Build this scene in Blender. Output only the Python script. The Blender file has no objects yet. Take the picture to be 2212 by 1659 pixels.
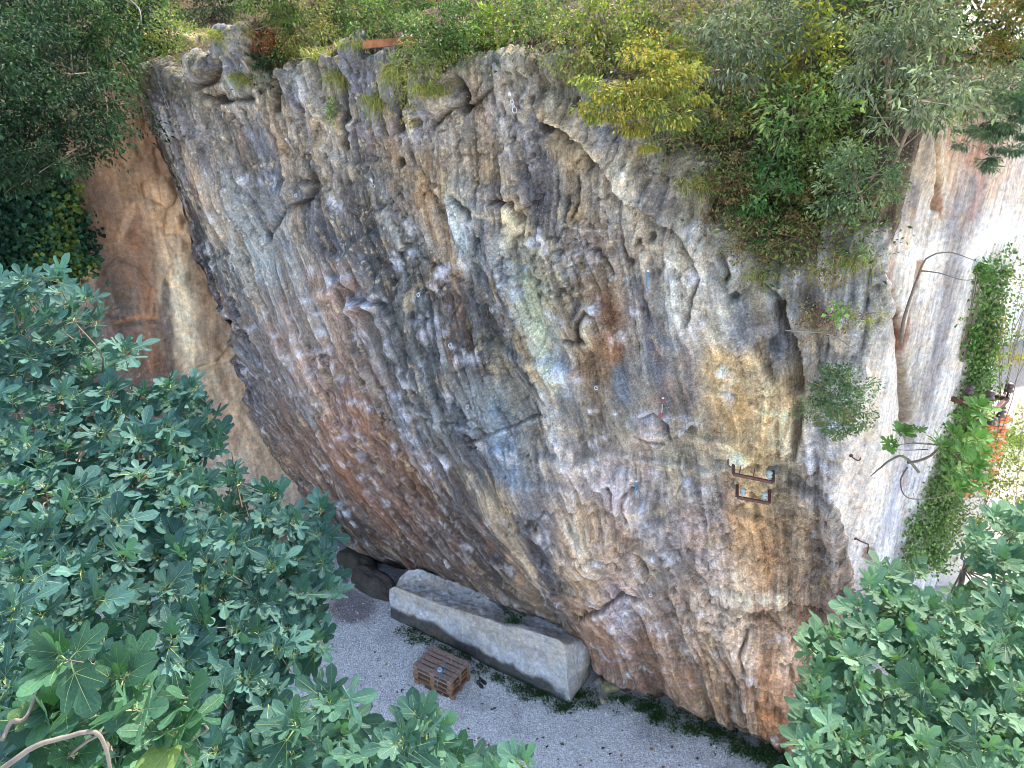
import bpy, math, random
import numpy as np
from mathutils import Vector, Matrix
from mathutils.bvhtree import BVHTree

random.seed(7)
rng = np.random.default_rng(11)
SC = bpy.context.scene
COL = SC.collection
R = math.radians

# ------------------------------------------------------------------ camera
PITCH = R(21.0); CAM_H = 13.6; F = 690.0
cam = bpy.data.cameras.new('camera'); cam.sensor_width = 36.0; cam.lens = F / 1024 * 36
cam.clip_start = 0.1; cam.clip_end = 2500
co = bpy.data.objects.new('camera', cam); COL.objects.link(co)
co.location = (0, 0, CAM_H); co.rotation_euler = (math.pi / 2 - PITCH, 0, 0)
SC.camera = co

# ------------------------------------------------------------------ world and sun
SUN_EL = R(50.0)
SUN_AZ = (0.62, 0.785)                      # horizontal direction towards the sun
w = bpy.data.worlds.new('World'); SC.world = w; w.use_nodes = True
nt = w.node_tree; nt.nodes.clear()
sky = nt.nodes.new('ShaderNodeTexSky'); sky.sky_type = 'NISHITA'; sky.sun_disc = False
sky.sun_elevation = SUN_EL; sky.sun_rotation = math.atan2(SUN_AZ[0], SUN_AZ[1])
sky.air_density = 1.0; sky.dust_density = 2.5; sky.ozone_density = 1.0
bg = nt.nodes.new('ShaderNodeBackground'); bg.inputs[1].default_value = 0.15
wo = nt.nodes.new('ShaderNodeOutputWorld')
nt.links.new(sky.outputs[0], bg.inputs[0]); nt.links.new(bg.outputs[0], wo.inputs[0])
sl = bpy.data.lights.new('sun', 'SUN'); sl.energy = 2.2; sl.angle = R(0.6); sl.color = (1, .95, .86)
so = bpy.data.objects.new('sun', sl); COL.objects.link(so)
sd = Vector((SUN_AZ[0] * math.cos(SUN_EL), SUN_AZ[1] * math.cos(SUN_EL), math.sin(SUN_EL)))
so.rotation_euler = sd.to_track_quat('Z', 'Y').to_euler()
so.location = (0, 0, 60)
vs = SC.view_settings
vs.view_transform = 'Standard'; vs.look = 'None'; vs.gamma = 1; vs.use_curve_mapping = False
vs.exposure = 2.3
try:
    vs.use_white_balance = True; vs.white_balance_temperature = 6900; vs.white_balance_tint = 10
except Exception:
    pass
try:
    SC.cycles.max_bounces = 6; SC.cycles.diffuse_bounces = 4; SC.cycles.transparent_max_bounces = 4
    SC.cycles.use_denoising = True; SC.cycles.filter_width = 0.9
except Exception:
    pass

# ------------------------------------------------------------------ geometry of the view: photo pixels (2212 wide) <-> rays
CP, SP = math.cos(PITCH), math.sin(PITCH)
def ray(xd, yd):
    u = (np.asarray(xd, float) / 2.16 - 512) / F; v = (np.asarray(yd, float) / 2.16 - 384) / F
    return np.stack([u, CP - v * SP, -SP - v * CP], -1)
def at(xd, yd, t):
    r = ray(xd, yd); return np.array([0, 0, CAM_H]) + r * np.asarray(t)[..., None]
def proj(P):
    y = P[..., 1]; z = P[..., 2] - CAM_H
    d = np.maximum(y * CP - z * SP, .05)
    return (512 + F * P[..., 0] / d) * 2.16, (384 - F * (y * SP + z * CP) / d) * 2.16
def ground(xd, yd, z=0.0):
    r = ray(xd, yd); t = (z - CAM_H) / r[..., 2]
    return np.array([0, 0, CAM_H]) + r * t[..., None]

# ------------------------------------------------------------------ noise
def hsh(ix, iy, seed):
    h = (ix.astype(np.int64) * 374761393 + iy.astype(np.int64) * 668265263 + seed * 1442695041) & 0xFFFFFFFF
    h = ((h ^ (h >> 13)) * 1274126177) & 0xFFFFFFFF
    h = (h ^ (h >> 16)) & 0xFFFFFFFF
    h = (h * 2246822519) & 0xFFFFFFFF
    return ((h ^ (h >> 15)) & 0xFFFFFF) / float(0xFFFFFF)
def vn(x, y, seed=0):
    ix = np.floor(x); iy = np.floor(y); fx = x - ix; fy = y - iy
    fx = fx * fx * fx * (fx * (fx * 6 - 15) + 10); fy = fy * fy * fy * (fy * (fy * 6 - 15) + 10)
    a = hsh(ix, iy, seed); b = hsh(ix + 1, iy, seed); c = hsh(ix, iy + 1, seed); d = hsh(ix + 1, iy + 1, seed)
    return (a + (b - a) * fx) * (1 - fy) + (c + (d - c) * fx) * fy
def fbm(x, y, o=4, seed=0, g=.5):
    s = 0; a = 1; t = 0
    for i in range(o):
        s = s + a * (vn(x * 2 ** i + 17.3 * i, y * 2 ** i + 9.1 * i, seed + i) - .5); t += a; a *= g
    return s / t * 2
def rid(x, y, o=3, seed=0, g=.5):
    s = 0; a = 1; t = 0
    for i in range(o):
        s = s + a * (1 - np.abs(2 * vn(x * 2 ** i + 5.7 * i, y * 2 ** i + 3.3 * i, seed + i) - 1)); t += a; a *= g
    return s / t
def worley(x, y, seed=0):
    ix = np.floor(x); iy = np.floor(y); best = np.full(x.shape, 9.0); cid = np.zeros(x.shape); sec = np.full(x.shape, 9.0)
    for dx in (-1, 0, 1):
        for dy in (-1, 0, 1):
            jx = ix + dx + hsh(ix + dx, iy + dy, seed); jy = iy + dy + hsh(ix + dx, iy + dy, seed + 7)
            d = (x - jx) ** 2 + (y - jy) ** 2; c = hsh(ix + dx, iy + dy, seed + 13)
            sec = np.minimum(sec, np.maximum(d, best))
            m = d < best; cid = np.where(m, c, cid); best = np.where(m, d, best)
    return np.sqrt(best), cid, np.sqrt(sec)
def sstep(a, b, x):
    t = np.clip((x - a) / (b - a), 0, 1); return t * t * (3 - 2 * t)
def lin(c):
    c = np.asarray(c, float) / 255.0
    return np.where(c <= .04045, c / 12.92, ((c + .055) / 1.055) ** 2.4)

# ------------------------------------------------------------------ object helpers
def tag(o, label=None, cat=None, group=None, kind=None):
    if label: o['label'] = label
    if cat: o['category'] = cat
    if group: o['group'] = group
    if kind: o['kind'] = kind
    return o
def link(name, me, mats=(), parent=None):
    o = bpy.data.objects.new(name, me); COL.objects.link(o)
    if parent is not None: o.parent = parent
    return o
def empty(name, loc, rot=(0, 0, 0)):
    o = bpy.data.objects.new(name, None); COL.objects.link(o); o.location = tuple(map(float, loc)); o.rotation_euler = rot
    o.empty_display_size = .2
    return o
def np_mesh(name, V, faces, mats, col=None, uv=None, smooth=True, mi=None):
    """V (n,3); faces (m,k) equal-size polygons"""
    V = np.ascontiguousarray(V, np.float32).reshape(-1, 3); faces = np.ascontiguousarray(faces, np.int32)
    m, k = faces.shape
    me = bpy.data.meshes.new(name)
    me.vertices.add(len(V)); me.vertices.foreach_set('co', V.ravel())
    me.loops.add(m * k); me.loops.foreach_set('vertex_index', faces.ravel())
    me.polygons.add(m); me.polygons.foreach_set('loop_start', np.arange(0, m * k, k, dtype=np.int32))
    if mi is not None: me.polygons.foreach_set('material_index', np.ascontiguousarray(mi, np.int32))
    me.polygons.foreach_set('use_smooth', np.full(m, smooth, bool))
    me.update(calc_edges=True)
    if col is not None:
        c = np.ones((len(V), 4), np.float32); c[:, :3] = col
        a = me.color_attributes.new('Col', 'FLOAT_COLOR', 'POINT'); a.data.foreach_set('color', c.ravel())
    if uv is not None:
        l = me.uv_layers.new(name='sz'); l.data.foreach_set('uv', np.ascontiguousarray(uv[faces.ravel()], np.float32).ravel())
    for mt in (mats if isinstance(mats, (list, tuple)) else [mats]): me.materials.append(mt)
    return me
def grid_faces(nr, nc):
    i = np.arange(nr * nc).reshape(nr, nc)
    return np.stack([i[:-1, :-1], i[:-1, 1:], i[1:, 1:], i[1:, :-1]], -1).reshape(-1, 4)

class MB:
    """collects small solids into one mesh"""
    def __init__(s): s.v = []; s.f = []
    def add(s, V, Fs):
        o = len(s.v); s.v += [tuple(map(float, p)) for p in V]; s.f += [tuple(int(i) + o for i in f) for f in Fs]; return s
    def box(s, c, size, rz=0, jit=0):
        x, y, z = [d / 2 for d in size]; P = []
        for a in (-1, 1):
            for b in (-1, 1):
                for e in (-1, 1):
                    px, py = a * x, b * y
                    P.append((c[0] + px * math.cos(rz) - py * math.sin(rz) + random.uniform(-jit, jit), c[1] + px * math.sin(rz) + py * math.cos(rz) + random.uniform(-jit, jit), c[2] + e * z + random.uniform(-jit, jit)))
        return s.add(P, [(0, 1, 3, 2), (4, 6, 7, 5), (0, 4, 5, 1), (2, 3, 7, 6), (0, 2, 6, 4), (1, 5, 7, 3)])
    def beam(s, a, b, w_, h_, up=(0, 0, 1)):
        a = Vector(a); b = Vector(b); d = (b - a).normalized(); u = Vector(up); x = d.cross(u).normalized(); u = x.cross(d)
        P = []
        for p in (a, b):
            for i, j in ((-1, -1), (1, -1), (1, 1), (-1, 1)): P.append(p + x * i * w_ / 2 + u * j * h_ / 2)
        return s.add(P, [(0, 3, 2, 1), (4, 5, 6, 7), (0, 1, 5, 4), (1, 2, 6, 5), (2, 3, 7, 6), (3, 0, 4, 7)])
    def tube(s, pts, r, n=6, closed=False):
        pts = [Vector(tuple(map(float, p))) for p in pts]; m = len(pts); rr = r if isinstance(r, (list, tuple, np.ndarray)) else [r] * m
        V = []; prev = None
        for i, p in enumerate(pts):
            if closed: d = pts[(i + 1) % m] - pts[i - 1]
            else: d = pts[min(i + 1, m - 1)] - pts[max(i - 1, 0)]
            d = d.normalized() if d.length > 1e-9 else Vector((0, 0, 1))
            if prev is None:
                up = Vector((0, 0, 1)) if abs(d.z) < .9 else Vector((1, 0, 0)); x = d.cross(up).normalized()
            else:
                x = (prev - d * prev.dot(d)).normalized()
            prev = x; y = d.cross(x)
            for k in range(n):
                a = 2 * math.pi * k / n; V.append(p + (x * math.cos(a) + y * math.sin(a)) * rr[i])
        Fs = []
        for i in range(m if closed else m - 1):
            j = (i + 1) % m
            for k in range(n): Fs.append((i * n + k, i * n + (k + 1) % n, j * n + (k + 1) % n, j * n + k))
        if not closed: Fs.append(tuple(range(n))[::-1]); Fs.append(tuple((m - 1) * n + k for k in range(n)))
        return s.add(V, Fs)
    def lathe(s, prof, n=12, c=(0, 0, 0)):
        V = []
        for r_, z in prof:
            for k in range(n): a = 2 * math.pi * k / n; V.append((c[0] + r_ * math.cos(a), c[1] + r_ * math.sin(a), c[2] + z))
        Fs = []
        for i in range(len(prof) - 1):
            for k in range(n): Fs.append((i * n + k, i * n + (k + 1) % n, (i + 1) * n + (k + 1) % n, (i + 1) * n + k))
        Fs.append(tuple(range(n))[::-1]); Fs.append(tuple((len(prof) - 1) * n + k for k in range(n)))
        return s.add(V, Fs)
    def mesh(s, name, mat, smooth=False):
        me = bpy.data.meshes.new(name); me.from_pydata(s.v, [], s.f)
        if smooth:
            for p in me.polygons: p.use_smooth = True
        me.materials.append(mat); me.update(); return me
    def build(s, name, mat, parent=None, smooth=False):
        return link(name, s.mesh(name, mat, smooth), parent=parent)

# ------------------------------------------------------------------ materials
def nodes(name):
    m = bpy.data.materials.new(name); m.use_nodes = True; t = m.node_tree; t.nodes.clear()
    out = t.nodes.new('ShaderNodeOutputMaterial'); b = t.nodes.new('ShaderNodeBsdfPrincipled')
    t.links.new(b.outputs[0], out.inputs[0])
    return m, t, b, out
def N(t, typ, **k):
    n = t.nodes.new(typ)
    for a, v in k.items():
        if a.startswith('i_'):
            key = a[2:]; n.inputs[int(key) if key.isdigit() else key].default_value = v
        else: setattr(n, a, v)
    return n
def ramp(t, fac, stops):
    r = t.nodes.new('ShaderNodeValToRGB'); e = r.color_ramp.elements
    while len(e) < len(stops): e.new(.5)
    for i, (p, c) in enumerate(stops):
        e[i].position = p; e[i].color = (*(c if isinstance(c, tuple) else (c, c, c)), 1)
    t.links.new(fac, r.inputs[0]); return r.outputs[0]
def mix(t, mode, fac, a, b):
    m = t.nodes.new('ShaderNodeMix'); m.data_type = 'RGBA'; m.blend_type = mode; m.clamp_factor = True
    for sock, val in ((m.inputs[0], fac), (m.inputs[6], a), (m.inputs[7], b)):
        if hasattr(val, 'links'): t.links.new(val, sock)
        elif isinstance(val, (int, float)): sock.default_value = val
        else: sock.default_value = (*val, 1)
    return m.outputs[2]
def mth(t, op, a, b=None, c=None):
    m = t.nodes.new('ShaderNodeMath'); m.operation = op
    for i, v in enumerate((a, b, c)):
        if v is None: continue
        if hasattr(v, 'links'): t.links.new(v, m.inputs[i])
        else: m.inputs[i].default_value = v
    return m.outputs[0]

def rock_material(name, speck=1.0, bump=1.0, streak=1.0, rough=.9, fine=1.0):
    m, t, b, out = nodes(name)
    at_ = N(t, 'ShaderNodeVertexColor', layer_name='Col'); tc = N(t, 'ShaderNodeTexCoord')
    def noise(scale, det, src='Object', ro=.6, vec=None):
        n = N(t, 'ShaderNodeTexNoise', i_Scale=scale, i_Detail=det, i_Roughness=ro)
        t.links.new(vec if vec is not None else tc.outputs[src], n.inputs['Vector']); return n.outputs['Fac']
    mp = N(t, 'ShaderNodeMapping'); mp.inputs['Scale'].default_value = (1.6, .13, 1); t.links.new(tc.outputs['UV'], mp.inputs[0])
    n1 = noise(9, 8, ro=.72); n2 = noise(38, 4, ro=.7); ns = noise(7, 7, vec=mp.outputs[0], ro=.68); n3 = noise(3.2, 6, ro=.65)
    c = at_.outputs['Color']
    c = mix(t, 'MULTIPLY', 1.0, c, ramp(t, n1, [(.3, .62), (.45, .9), (.55, 1.08), (.7, 1.45)]))
    c = mix(t, 'MULTIPLY', .9 * fine, c, ramp(t, n2, [(.34, .62), (.5, .99), (.64, 1.42)]))
    c = mix(t, 'MULTIPLY', .9 * streak if streak <= 1 else 1.0, c, ramp(t, ns, [(.34, .62), (.5, 1.0), (.66, 1.4)]))
    # warm / cool drift
    c = mix(t, 'MULTIPLY', .8, c, ramp(t, n3, [(.36, (.92, .98, 1.06)), (.5, (1, 1, 1)), (.64, (1.1, 1.0, .88))]))
    # pale specks and dark pits
    v = N(t, 'ShaderNodeTexVoronoi', i_Scale=26.0, i_Randomness=1.0); t.links.new(tc.outputs['Object'], v.inputs['Vector'])
    nm = noise(2.4, 3)
    sp = mth(t, 'MULTIPLY', ramp(t, v.outputs['Distance'], [(.14, 1.0), (.24, 0.0)]), ramp(t, nm, [(.44, 0.0), (.6, 1.0)]))
    c = mix(t, 'MIX', mth(t, 'MULTIPLY', sp, .5 * speck), c, (.62, .53, .38))
    v2 = N(t, 'ShaderNodeTexVoronoi', i_Scale=13.0, i_Randomness=1.0); t.links.new(tc.outputs['Object'], v2.inputs['Vector'])
    pit = mth(t, 'MULTIPLY', ramp(t, v2.outputs['Distance'], [(.1, 1.0), (.2, 0.0)]), ramp(t, n3, [(.5, 0.0), (.62, 1.0)]))
    t.links.new(c, b.inputs['Base Color']); b.inputs['Roughness'].default_value = rough
    b.inputs['Specular IOR Level'].default_value = .25
    # bump
    h = mth(t, 'ADD', mth(t, 'MULTIPLY', n1, .055), mth(t, 'MULTIPLY', n2, .016 * fine))
    h = mth(t, 'ADD', h, mth(t, 'MULTIPLY', ns, .07 * streak)); h = mth(t, 'SUBTRACT', h, mth(t, 'MULTIPLY', pit, .02))
    bp = N(t, 'ShaderNodeBump', i_Strength=1.0, i_Distance=1.0 * bump); t.links.new(h, bp.inputs['Height'])
    t.links.new(bp.outputs[0], b.inputs['Normal'])
    return m
def plain(name, c, rough=.7, metal=0.0, var=.25, scale=12, bump=.004, spec=.4):
    m, t, b, out = nodes(name)
    tc = N(t, 'ShaderNodeTexCoord'); n = N(t, 'ShaderNodeTexNoise', i_Scale=scale, i_Detail=5.0); t.links.new(tc.outputs['Object'], n.inputs['Vector'])
    cc = mix(t, 'MULTIPLY', 1.0, tuple(float(x) for x in lin(c)), ramp(t, n.outputs['Fac'], [(.3, 1 - var), (.7, 1 + var)]))
    t.links.new(cc, b.inputs['Base Color']); b.inputs['Roughness'].default_value = rough; b.inputs['Metallic'].default_value = metal
    b.inputs['Specular IOR Level'].default_value = spec
    if bump:
        bp = N(t, 'ShaderNodeBump', i_Strength=.8, i_Distance=bump); t.links.new(n.outputs['Fac'], bp.inputs['Height']); t.links.new(bp.outputs[0], b.inputs['Normal'])
    return m
def leaf_material(name, trans=.22, gloss=.18, rough=.6):
    m, t, b, out = nodes(name)
    a = N(t, 'ShaderNodeVertexColor', layer_name='Col')
    t.links.new(a.outputs['Color'], b.inputs['Base Color']); b.inputs['Roughness'].default_value = rough; b.inputs['Specular IOR Level'].default_value = gloss
    tr = N(t, 'ShaderNodeBsdfTranslucent'); t.links.new(mix(t, 'MULTIPLY', 1, a.outputs['Color'], (1.25, 1.45, .65)), tr.inputs[0])
    mx = N(t, 'ShaderNodeMixShader', i_0=trans); t.links.new(b.outputs[0], mx.inputs[1]); t.links.new(tr.outputs[0], mx.inputs[2]); t.links.new(mx.outputs[0], out.inputs[0])
    return m
def fig_material(name, c, c2, random_from_object=True):
    m, t, b, out = nodes(name)
    if random_from_object:
        oi = N(t, 'ShaderNodeObjectInfo'); r = oi.outputs['Random']
    else:
        a = N(t, 'ShaderNodeVertexColor', layer_name='Col'); sx = N(t, 'ShaderNodeSeparateColor'); t.links.new(a.outputs['Color'], sx.inputs[0]); r = sx.outputs[0]
    tc = N(t, 'ShaderNodeTexCoord'); n = N(t, 'ShaderNodeTexNoise', i_Scale=14.0, i_Detail=3.0); t.links.new(tc.outputs['Object'], n.inputs['Vector'])
    la, lb = tuple(float(x) for x in lin(c)), tuple(float(x) for x in lin(c2))
    ly = tuple(float(x) for x in lin((112, 120, 52)))
    cc = ramp(t, r, [(0.0, tuple(x * .78 for x in la)), (.45, la), (.9, lb), (.997, lb), (.9995, ly)])
    cc = mix(t, 'MULTIPLY', 1.0, cc, ramp(t, n.outputs['Fac'], [(.3, .82), (.7, 1.15)]))
    geo = N(t, 'ShaderNodeNewGeometry')
    cc = mix(t, 'MIX', geo.outputs['Backfacing'], cc, tuple(x * 1.25 + .012 for x in la))
    t.links.new(cc, b.inputs['Base Color']); b.inputs['Roughness'].default_value = .62; b.inputs['Specular IOR Level'].default_value = .32
    tr = N(t, 'ShaderNodeBsdfTranslucent'); t.links.new(mix(t, 'MULTIPLY', 1, cc, (1.5, 1.7, .6)), tr.inputs[0])
    mx = N(t, 'ShaderNodeMixShader', i_0=.25); t.links.new(b.outputs[0], mx.inputs[1]); t.links.new(tr.outputs[0], mx.inputs[2]); t.links.new(mx.outputs[0], out.inputs[0])
    bp = N(t, 'ShaderNodeBump', i_Strength=.5, i_Distance=.01); t.links.new(n.outputs['Fac'], bp.inputs['Height']); t.links.new(bp.outputs[0], b.inputs['Normal'])
    return m

M_ROCK = rock_material('limestone')
M_WHITE = rock_material('white_limestone', speck=.1, bump=.7, streak=.9, fine=.35)
M_LEFT = rock_material('brown_limestone', speck=.3, bump=.5, streak=.4, fine=.3)
M_BLOCK = rock_material('cut_stone', speck=.1, bump=.6, streak=.25)
M_GRAVEL = None
M_LEAF = leaf_material('leaf_small')
M_GRASS = leaf_material('grass_blade', trans=.25, gloss=.2)
M_BARK = plain('bark', (120, 108, 92), .9, var=.35, scale=9, bump=.01)
M_TWIG = plain('twig', (104, 98, 82), .9, var=.3)
M_RUST = plain('rusty_steel', (98, 68, 62), .75, 0.2, var=.3, scale=20)
M_STEEL = plain('steel', (205, 205, 210), .35, .9, var=.1, spec=.5)
M_GLASS = plain('insulator_glass', (150, 165, 160), .2, var=.08, spec=.8, bump=0)
M_DARKPOR = plain('brown_porcelain', (70, 52, 52), .3, var=.2, spec=.8, bump=0)
M_WOOD = plain('weathered_wood', (146, 124, 112), .85, var=.35, scale=16, bump=.004)
M_WOOD2 = plain('brown_wood', (128, 98, 78), .85, var=.35, scale=14, bump=.004)  # darker, browner wood for the lower pallets and all the blocks
M_BLACK = plain('black_rubber', (32, 33, 38), .6, var=.3)
M_STRAP = plain('pale_strap', (170, 165, 155), .8)
M_BLUE = plain('blue_webbing', (60, 150, 190), .7, var=.1)
M_BLUE2 = plain('blue_gate', (60, 120, 170), .5, var=.1)
M_TAPE = plain('pale_blue_tape', (165, 180, 215), .5, var=.15)
M_RED = plain('red_webbing', (160, 64, 78), .6, var=.1)
M_BRICK = plain('orange_brick', (215, 120, 80), .9, var=.3, scale=6)
M_MORTAR = plain('pale_mortar', (205, 195, 185), .9, var=.2)
M_CONC = plain('grey_mortar', (98, 98, 94), .95, var=.35, scale=14, bump=.02)
M_YLEAF = plain('yellow_leaf', (215, 190, 80), .7)

# ------------------------------------------------------------------ paint: natural colour of the stone, as marks laid over its surface
VPX, VPY = 1600., 2750.
def shepard(xd, yd, pts, aniso=2.0, soft=22, warp=16, sx=None, sz=None):
    wx = xd + warp * fbm(xd / 60, yd / 60, 3, 91); wy = yd + warp * fbm(xd / 60, yd / 60, 3, 95)
    dx = (VPX - wx) / (VPY - wy) + .24 * sstep(1250, 1000, wx) * sstep(380, 620, wy) * (wx > 450); dy = np.ones_like(dx); L = np.sqrt(dx * dx + dy * dy); dx /= L; dy /= L
    num = np.zeros(xd.shape + (3,)); den = np.zeros(xd.shape)
    for px, py, r, g, b in pts:
        ex = wx - px; ey = wy - py
        al = ex * dx + ey * dy; ac = ex * dy - ey * dx
        d = (ac * ac + (al / aniso) ** 2 + soft * soft); wgt = 1 / (d * d)
        num += wgt[..., None] * lin((r, g, b)); den += wgt
    return num / den[..., None]
def desat(c, k):
    l = (c @ np.array([.25, .6, .15]))[..., None]; return np.maximum(l + (c - l) * k, .004)
def pdist(xd, yd, poly):
    """distance and signed side to a polyline (positive = right of travel), and the arc parameter"""
    best = np.full(xd.shape, 1e9); side = np.zeros(xd.shape); par = np.zeros(xd.shape)
    n = len(poly) - 1
    for i in range(n):
        ax, ay = poly[i]; bx, by = poly[i + 1]; vx, vy = bx - ax, by - ay; L2 = vx * vx + vy * vy
        t = np.clip(((xd - ax) * vx + (yd - ay) * vy) / L2, 0, 1)
        ex = xd - ax - t * vx; ey = yd - ay - t * vy; d = np.hypot(ex, ey)
        s = np.sign(vx * (yd - ay) - vy * (xd - ax)); m = d < best
        best = np.where(m, d, best); side = np.where(m, s, side); par = np.where(m, (i + t) / n, par)
    return best, side, par

ROCKPTS = [
(330,250,82,76,70),(350,330,74,72,72),(390,450,70,70,74),(420,560,76,76,80),(300,230,120,95,70),(330,300,110,86,64),(380,230,118,112,104),(400,300,124,120,118),(480,300,128,126,124),(430,400,158,142,122),(455,470,160,148,130),
(520,420,126,132,136),(560,550,138,144,142),(500,600,100,104,108),(600,650,120,116,110),(470,120,112,112,120),(470,200,142,128,108),(560,190,120,114,98),(650,200,132,130,132),(620,300,162,142,116),(680,350,150,135,112),(690,260,140,130,115),
(780,250,118,116,124),(760,130,112,112,120),(850,350,138,120,96),(900,280,104,105,112),(560,350,110,112,116),(760,450,88,86,88),(700,500,84,84,88),(650,450,112,112,114),(820,550,86,90,94),(880,650,88,95,98),(940,720,90,97,99),(620,520,140,138,132),
(800,400,108,104,100),(950,430,150,122,84),(915,350,130,110,86),(970,520,140,108,72),(1000,640,96,76,58),(950,560,120,120,112),(1050,350,124,108,86),(1000,250,128,120,108),(1100,250,134,132,130),(1150,350,108,104,106),(1080,430,100,96,98),
(1110,480,168,152,122),(1050,520,94,92,96),(990,470,142,146,136),(1020,560,128,132,130),(1200,280,150,132,102),(1250,330,174,156,124),(1300,250,118,122,128),(1230,200,122,120,114),(1280,420,150,140,124),(1350,400,176,160,130),(1420,430,122,112,104),
(1300,480,140,128,114),(1400,520,164,150,126),(1450,330,134,120,100),(1500,430,150,136,112),(1460,570,170,156,130),(1550,600,152,146,136),(1200,450,100,97,96),(1160,420,92,92,98),(1230,550,120,112,98),(1270,520,136,118,108),(1300,600,150,124,94),
(1330,560,150,130,110),(1390,640,120,122,124),(1460,650,166,160,146),(1420,750,104,107,116),(1500,750,128,124,118),(1380,700,150,140,122),(1600,700,120,126,134),(1680,730,112,116,126),(1650,620,150,140,120),(1560,680,152,148,138),(1700,660,132,132,132),
(1300,660,112,78,50),(1270,700,184,164,128),(1315,750,146,100,60),(1280,790,150,116,80),(1340,820,100,108,116),(1330,690,120,84,54),(1130,600,140,142,124),(1150,680,164,164,124),(1170,770,156,154,122),(1100,600,128,130,130),(1090,660,112,114,112),
(1050,620,128,118,98),(1080,730,112,104,86),(1030,700,84,88,92),(1130,760,130,112,84),(960,640,80,64,52),(1000,760,74,66,60),(650,700,150,136,126),(700,640,168,144,130),(750,670,140,110,96),(620,760,138,120,110),(560,800,102,103,108),
(640,850,118,104,98),(700,800,140,116,102),(700,950,130,102,88),(780,900,150,112,92),(740,1000,134,100,82),(850,1000,122,96,82),(800,800,134,118,108),(840,760,112,112,110),(900,800,96,102,106),(950,850,88,94,99),(1000,900,98,106,112),(1050,850,116,118,114),
(900,930,108,110,112),(1000,960,92,95,98),(1100,900,108,124,130),(1110,970,104,120,132),(1170,850,150,146,130),(1200,800,170,176,178),(1180,920,128,128,124),(1200,980,140,138,138),(1280,930,124,118,106),(1250,1030,176,162,152),(1330,1050,166,156,158),
(1380,1080,170,166,168),(1400,930,194,178,164),(1400,850,140,130,114),(1350,900,150,140,120),(1450,1000,166,156,132),(1500,950,160,146,116),(1480,880,110,102,98),(1560,800,196,168,118),(1600,850,176,150,106),(1620,800,168,146,106),(1520,1050,148,140,130),
(1600,950,150,130,94),(1680,890,216,188,138),(1700,960,228,206,168),(1650,970,176,146,96),(1750,1000,164,158,158),(1790,900,152,148,142),(1620,1050,172,146,102),(1700,1080,130,112,84),(1750,1150,136,118,94),(1600,1130,166,130,90),(1550,1100,126,118,114),
(1650,1200,150,116,78),(1780,1230,124,108,94),(1700,1250,116,94,76),(1000,1080,80,77,80),(1050,1000,102,104,108),(900,1080,120,90,76),(800,1050,110,86,74),(850,1130,98,77,68),(780,1130,74,65,60),(850,1200,106,79,66),(950,1150,88,82,82),(1000,1180,96,78,70),
(1100,1080,172,152,118),(1130,1160,150,130,106),(1180,1100,86,89,98),(1180,1200,76,72,74),(1080,1200,68,64,66),(1200,1290,84,72,64),(1150,1260,130,110,90),(1250,1130,176,156,132),(1300,1150,192,168,144),(1280,1230,166,140,110),(1350,1180,150,126,112),(1400,1200,160,150,142),
(1400,1120,148,144,146),(1450,1200,128,119,116),(1500,1150,166,142,128),(1550,1200,192,168,148),(1450,1330,140,120,106),(1350,1320,160,146,152),(1300,1380,150,110,86),(1280,1330,160,126,96),(1400,1400,144,110,86),(1500,1330,160,140,122),(1600,1280,198,178,154),
(1550,1400,156,132,108),(1650,1330,122,98,80),(1620,1400,192,172,152),(1500,1480,144,110,82),(1600,1500,150,116,86),(1650,1450,166,118,78),(1700,1400,186,152,122),(1680,1560,148,104,70),(1550,1550,138,104,70),(1400,1500,122,88,70),(1760,1320,110,90,76),(1900,640,150,146,140),
]
LEFTPTS = [
(320,330,122,90,62),(270,400,140,104,70),(230,450,128,100,78),(180,560,176,146,118),(250,500,150,112,80),(330,450,176,138,98),(370,520,184,146,104),(300,520,132,92,64),(230,600,92,76,66),(260,640,84,72,62),(200,650,120,100,84),
(310,640,106,82,64),(350,700,84,70,62),(250,720,92,76,68),(300,760,86,66,54),(340,780,96,66,44),(390,560,186,158,122),(392,640,198,176,140),(405,700,196,176,142),(410,760,186,162,128),(440,620,156,124,92),(450,720,150,122,94),
(470,790,180,152,118),(430,800,186,160,126),(500,850,176,146,112),(540,930,186,158,124),(470,900,140,116,96),(560,1000,184,156,126),(520,1030,168,146,124),(600,1040,176,152,126),(640,1070,180,158,134),(240,850,78,70,68),(180,750,86,72,68),(120,640,140,116,92),
(100,800,74,64,64),(350,850,84,70,64),(690,1130,150,130,112),(380,870,92,78,72),(600,1150,120,100,84),(290,590,110,82,60),
]
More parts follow.
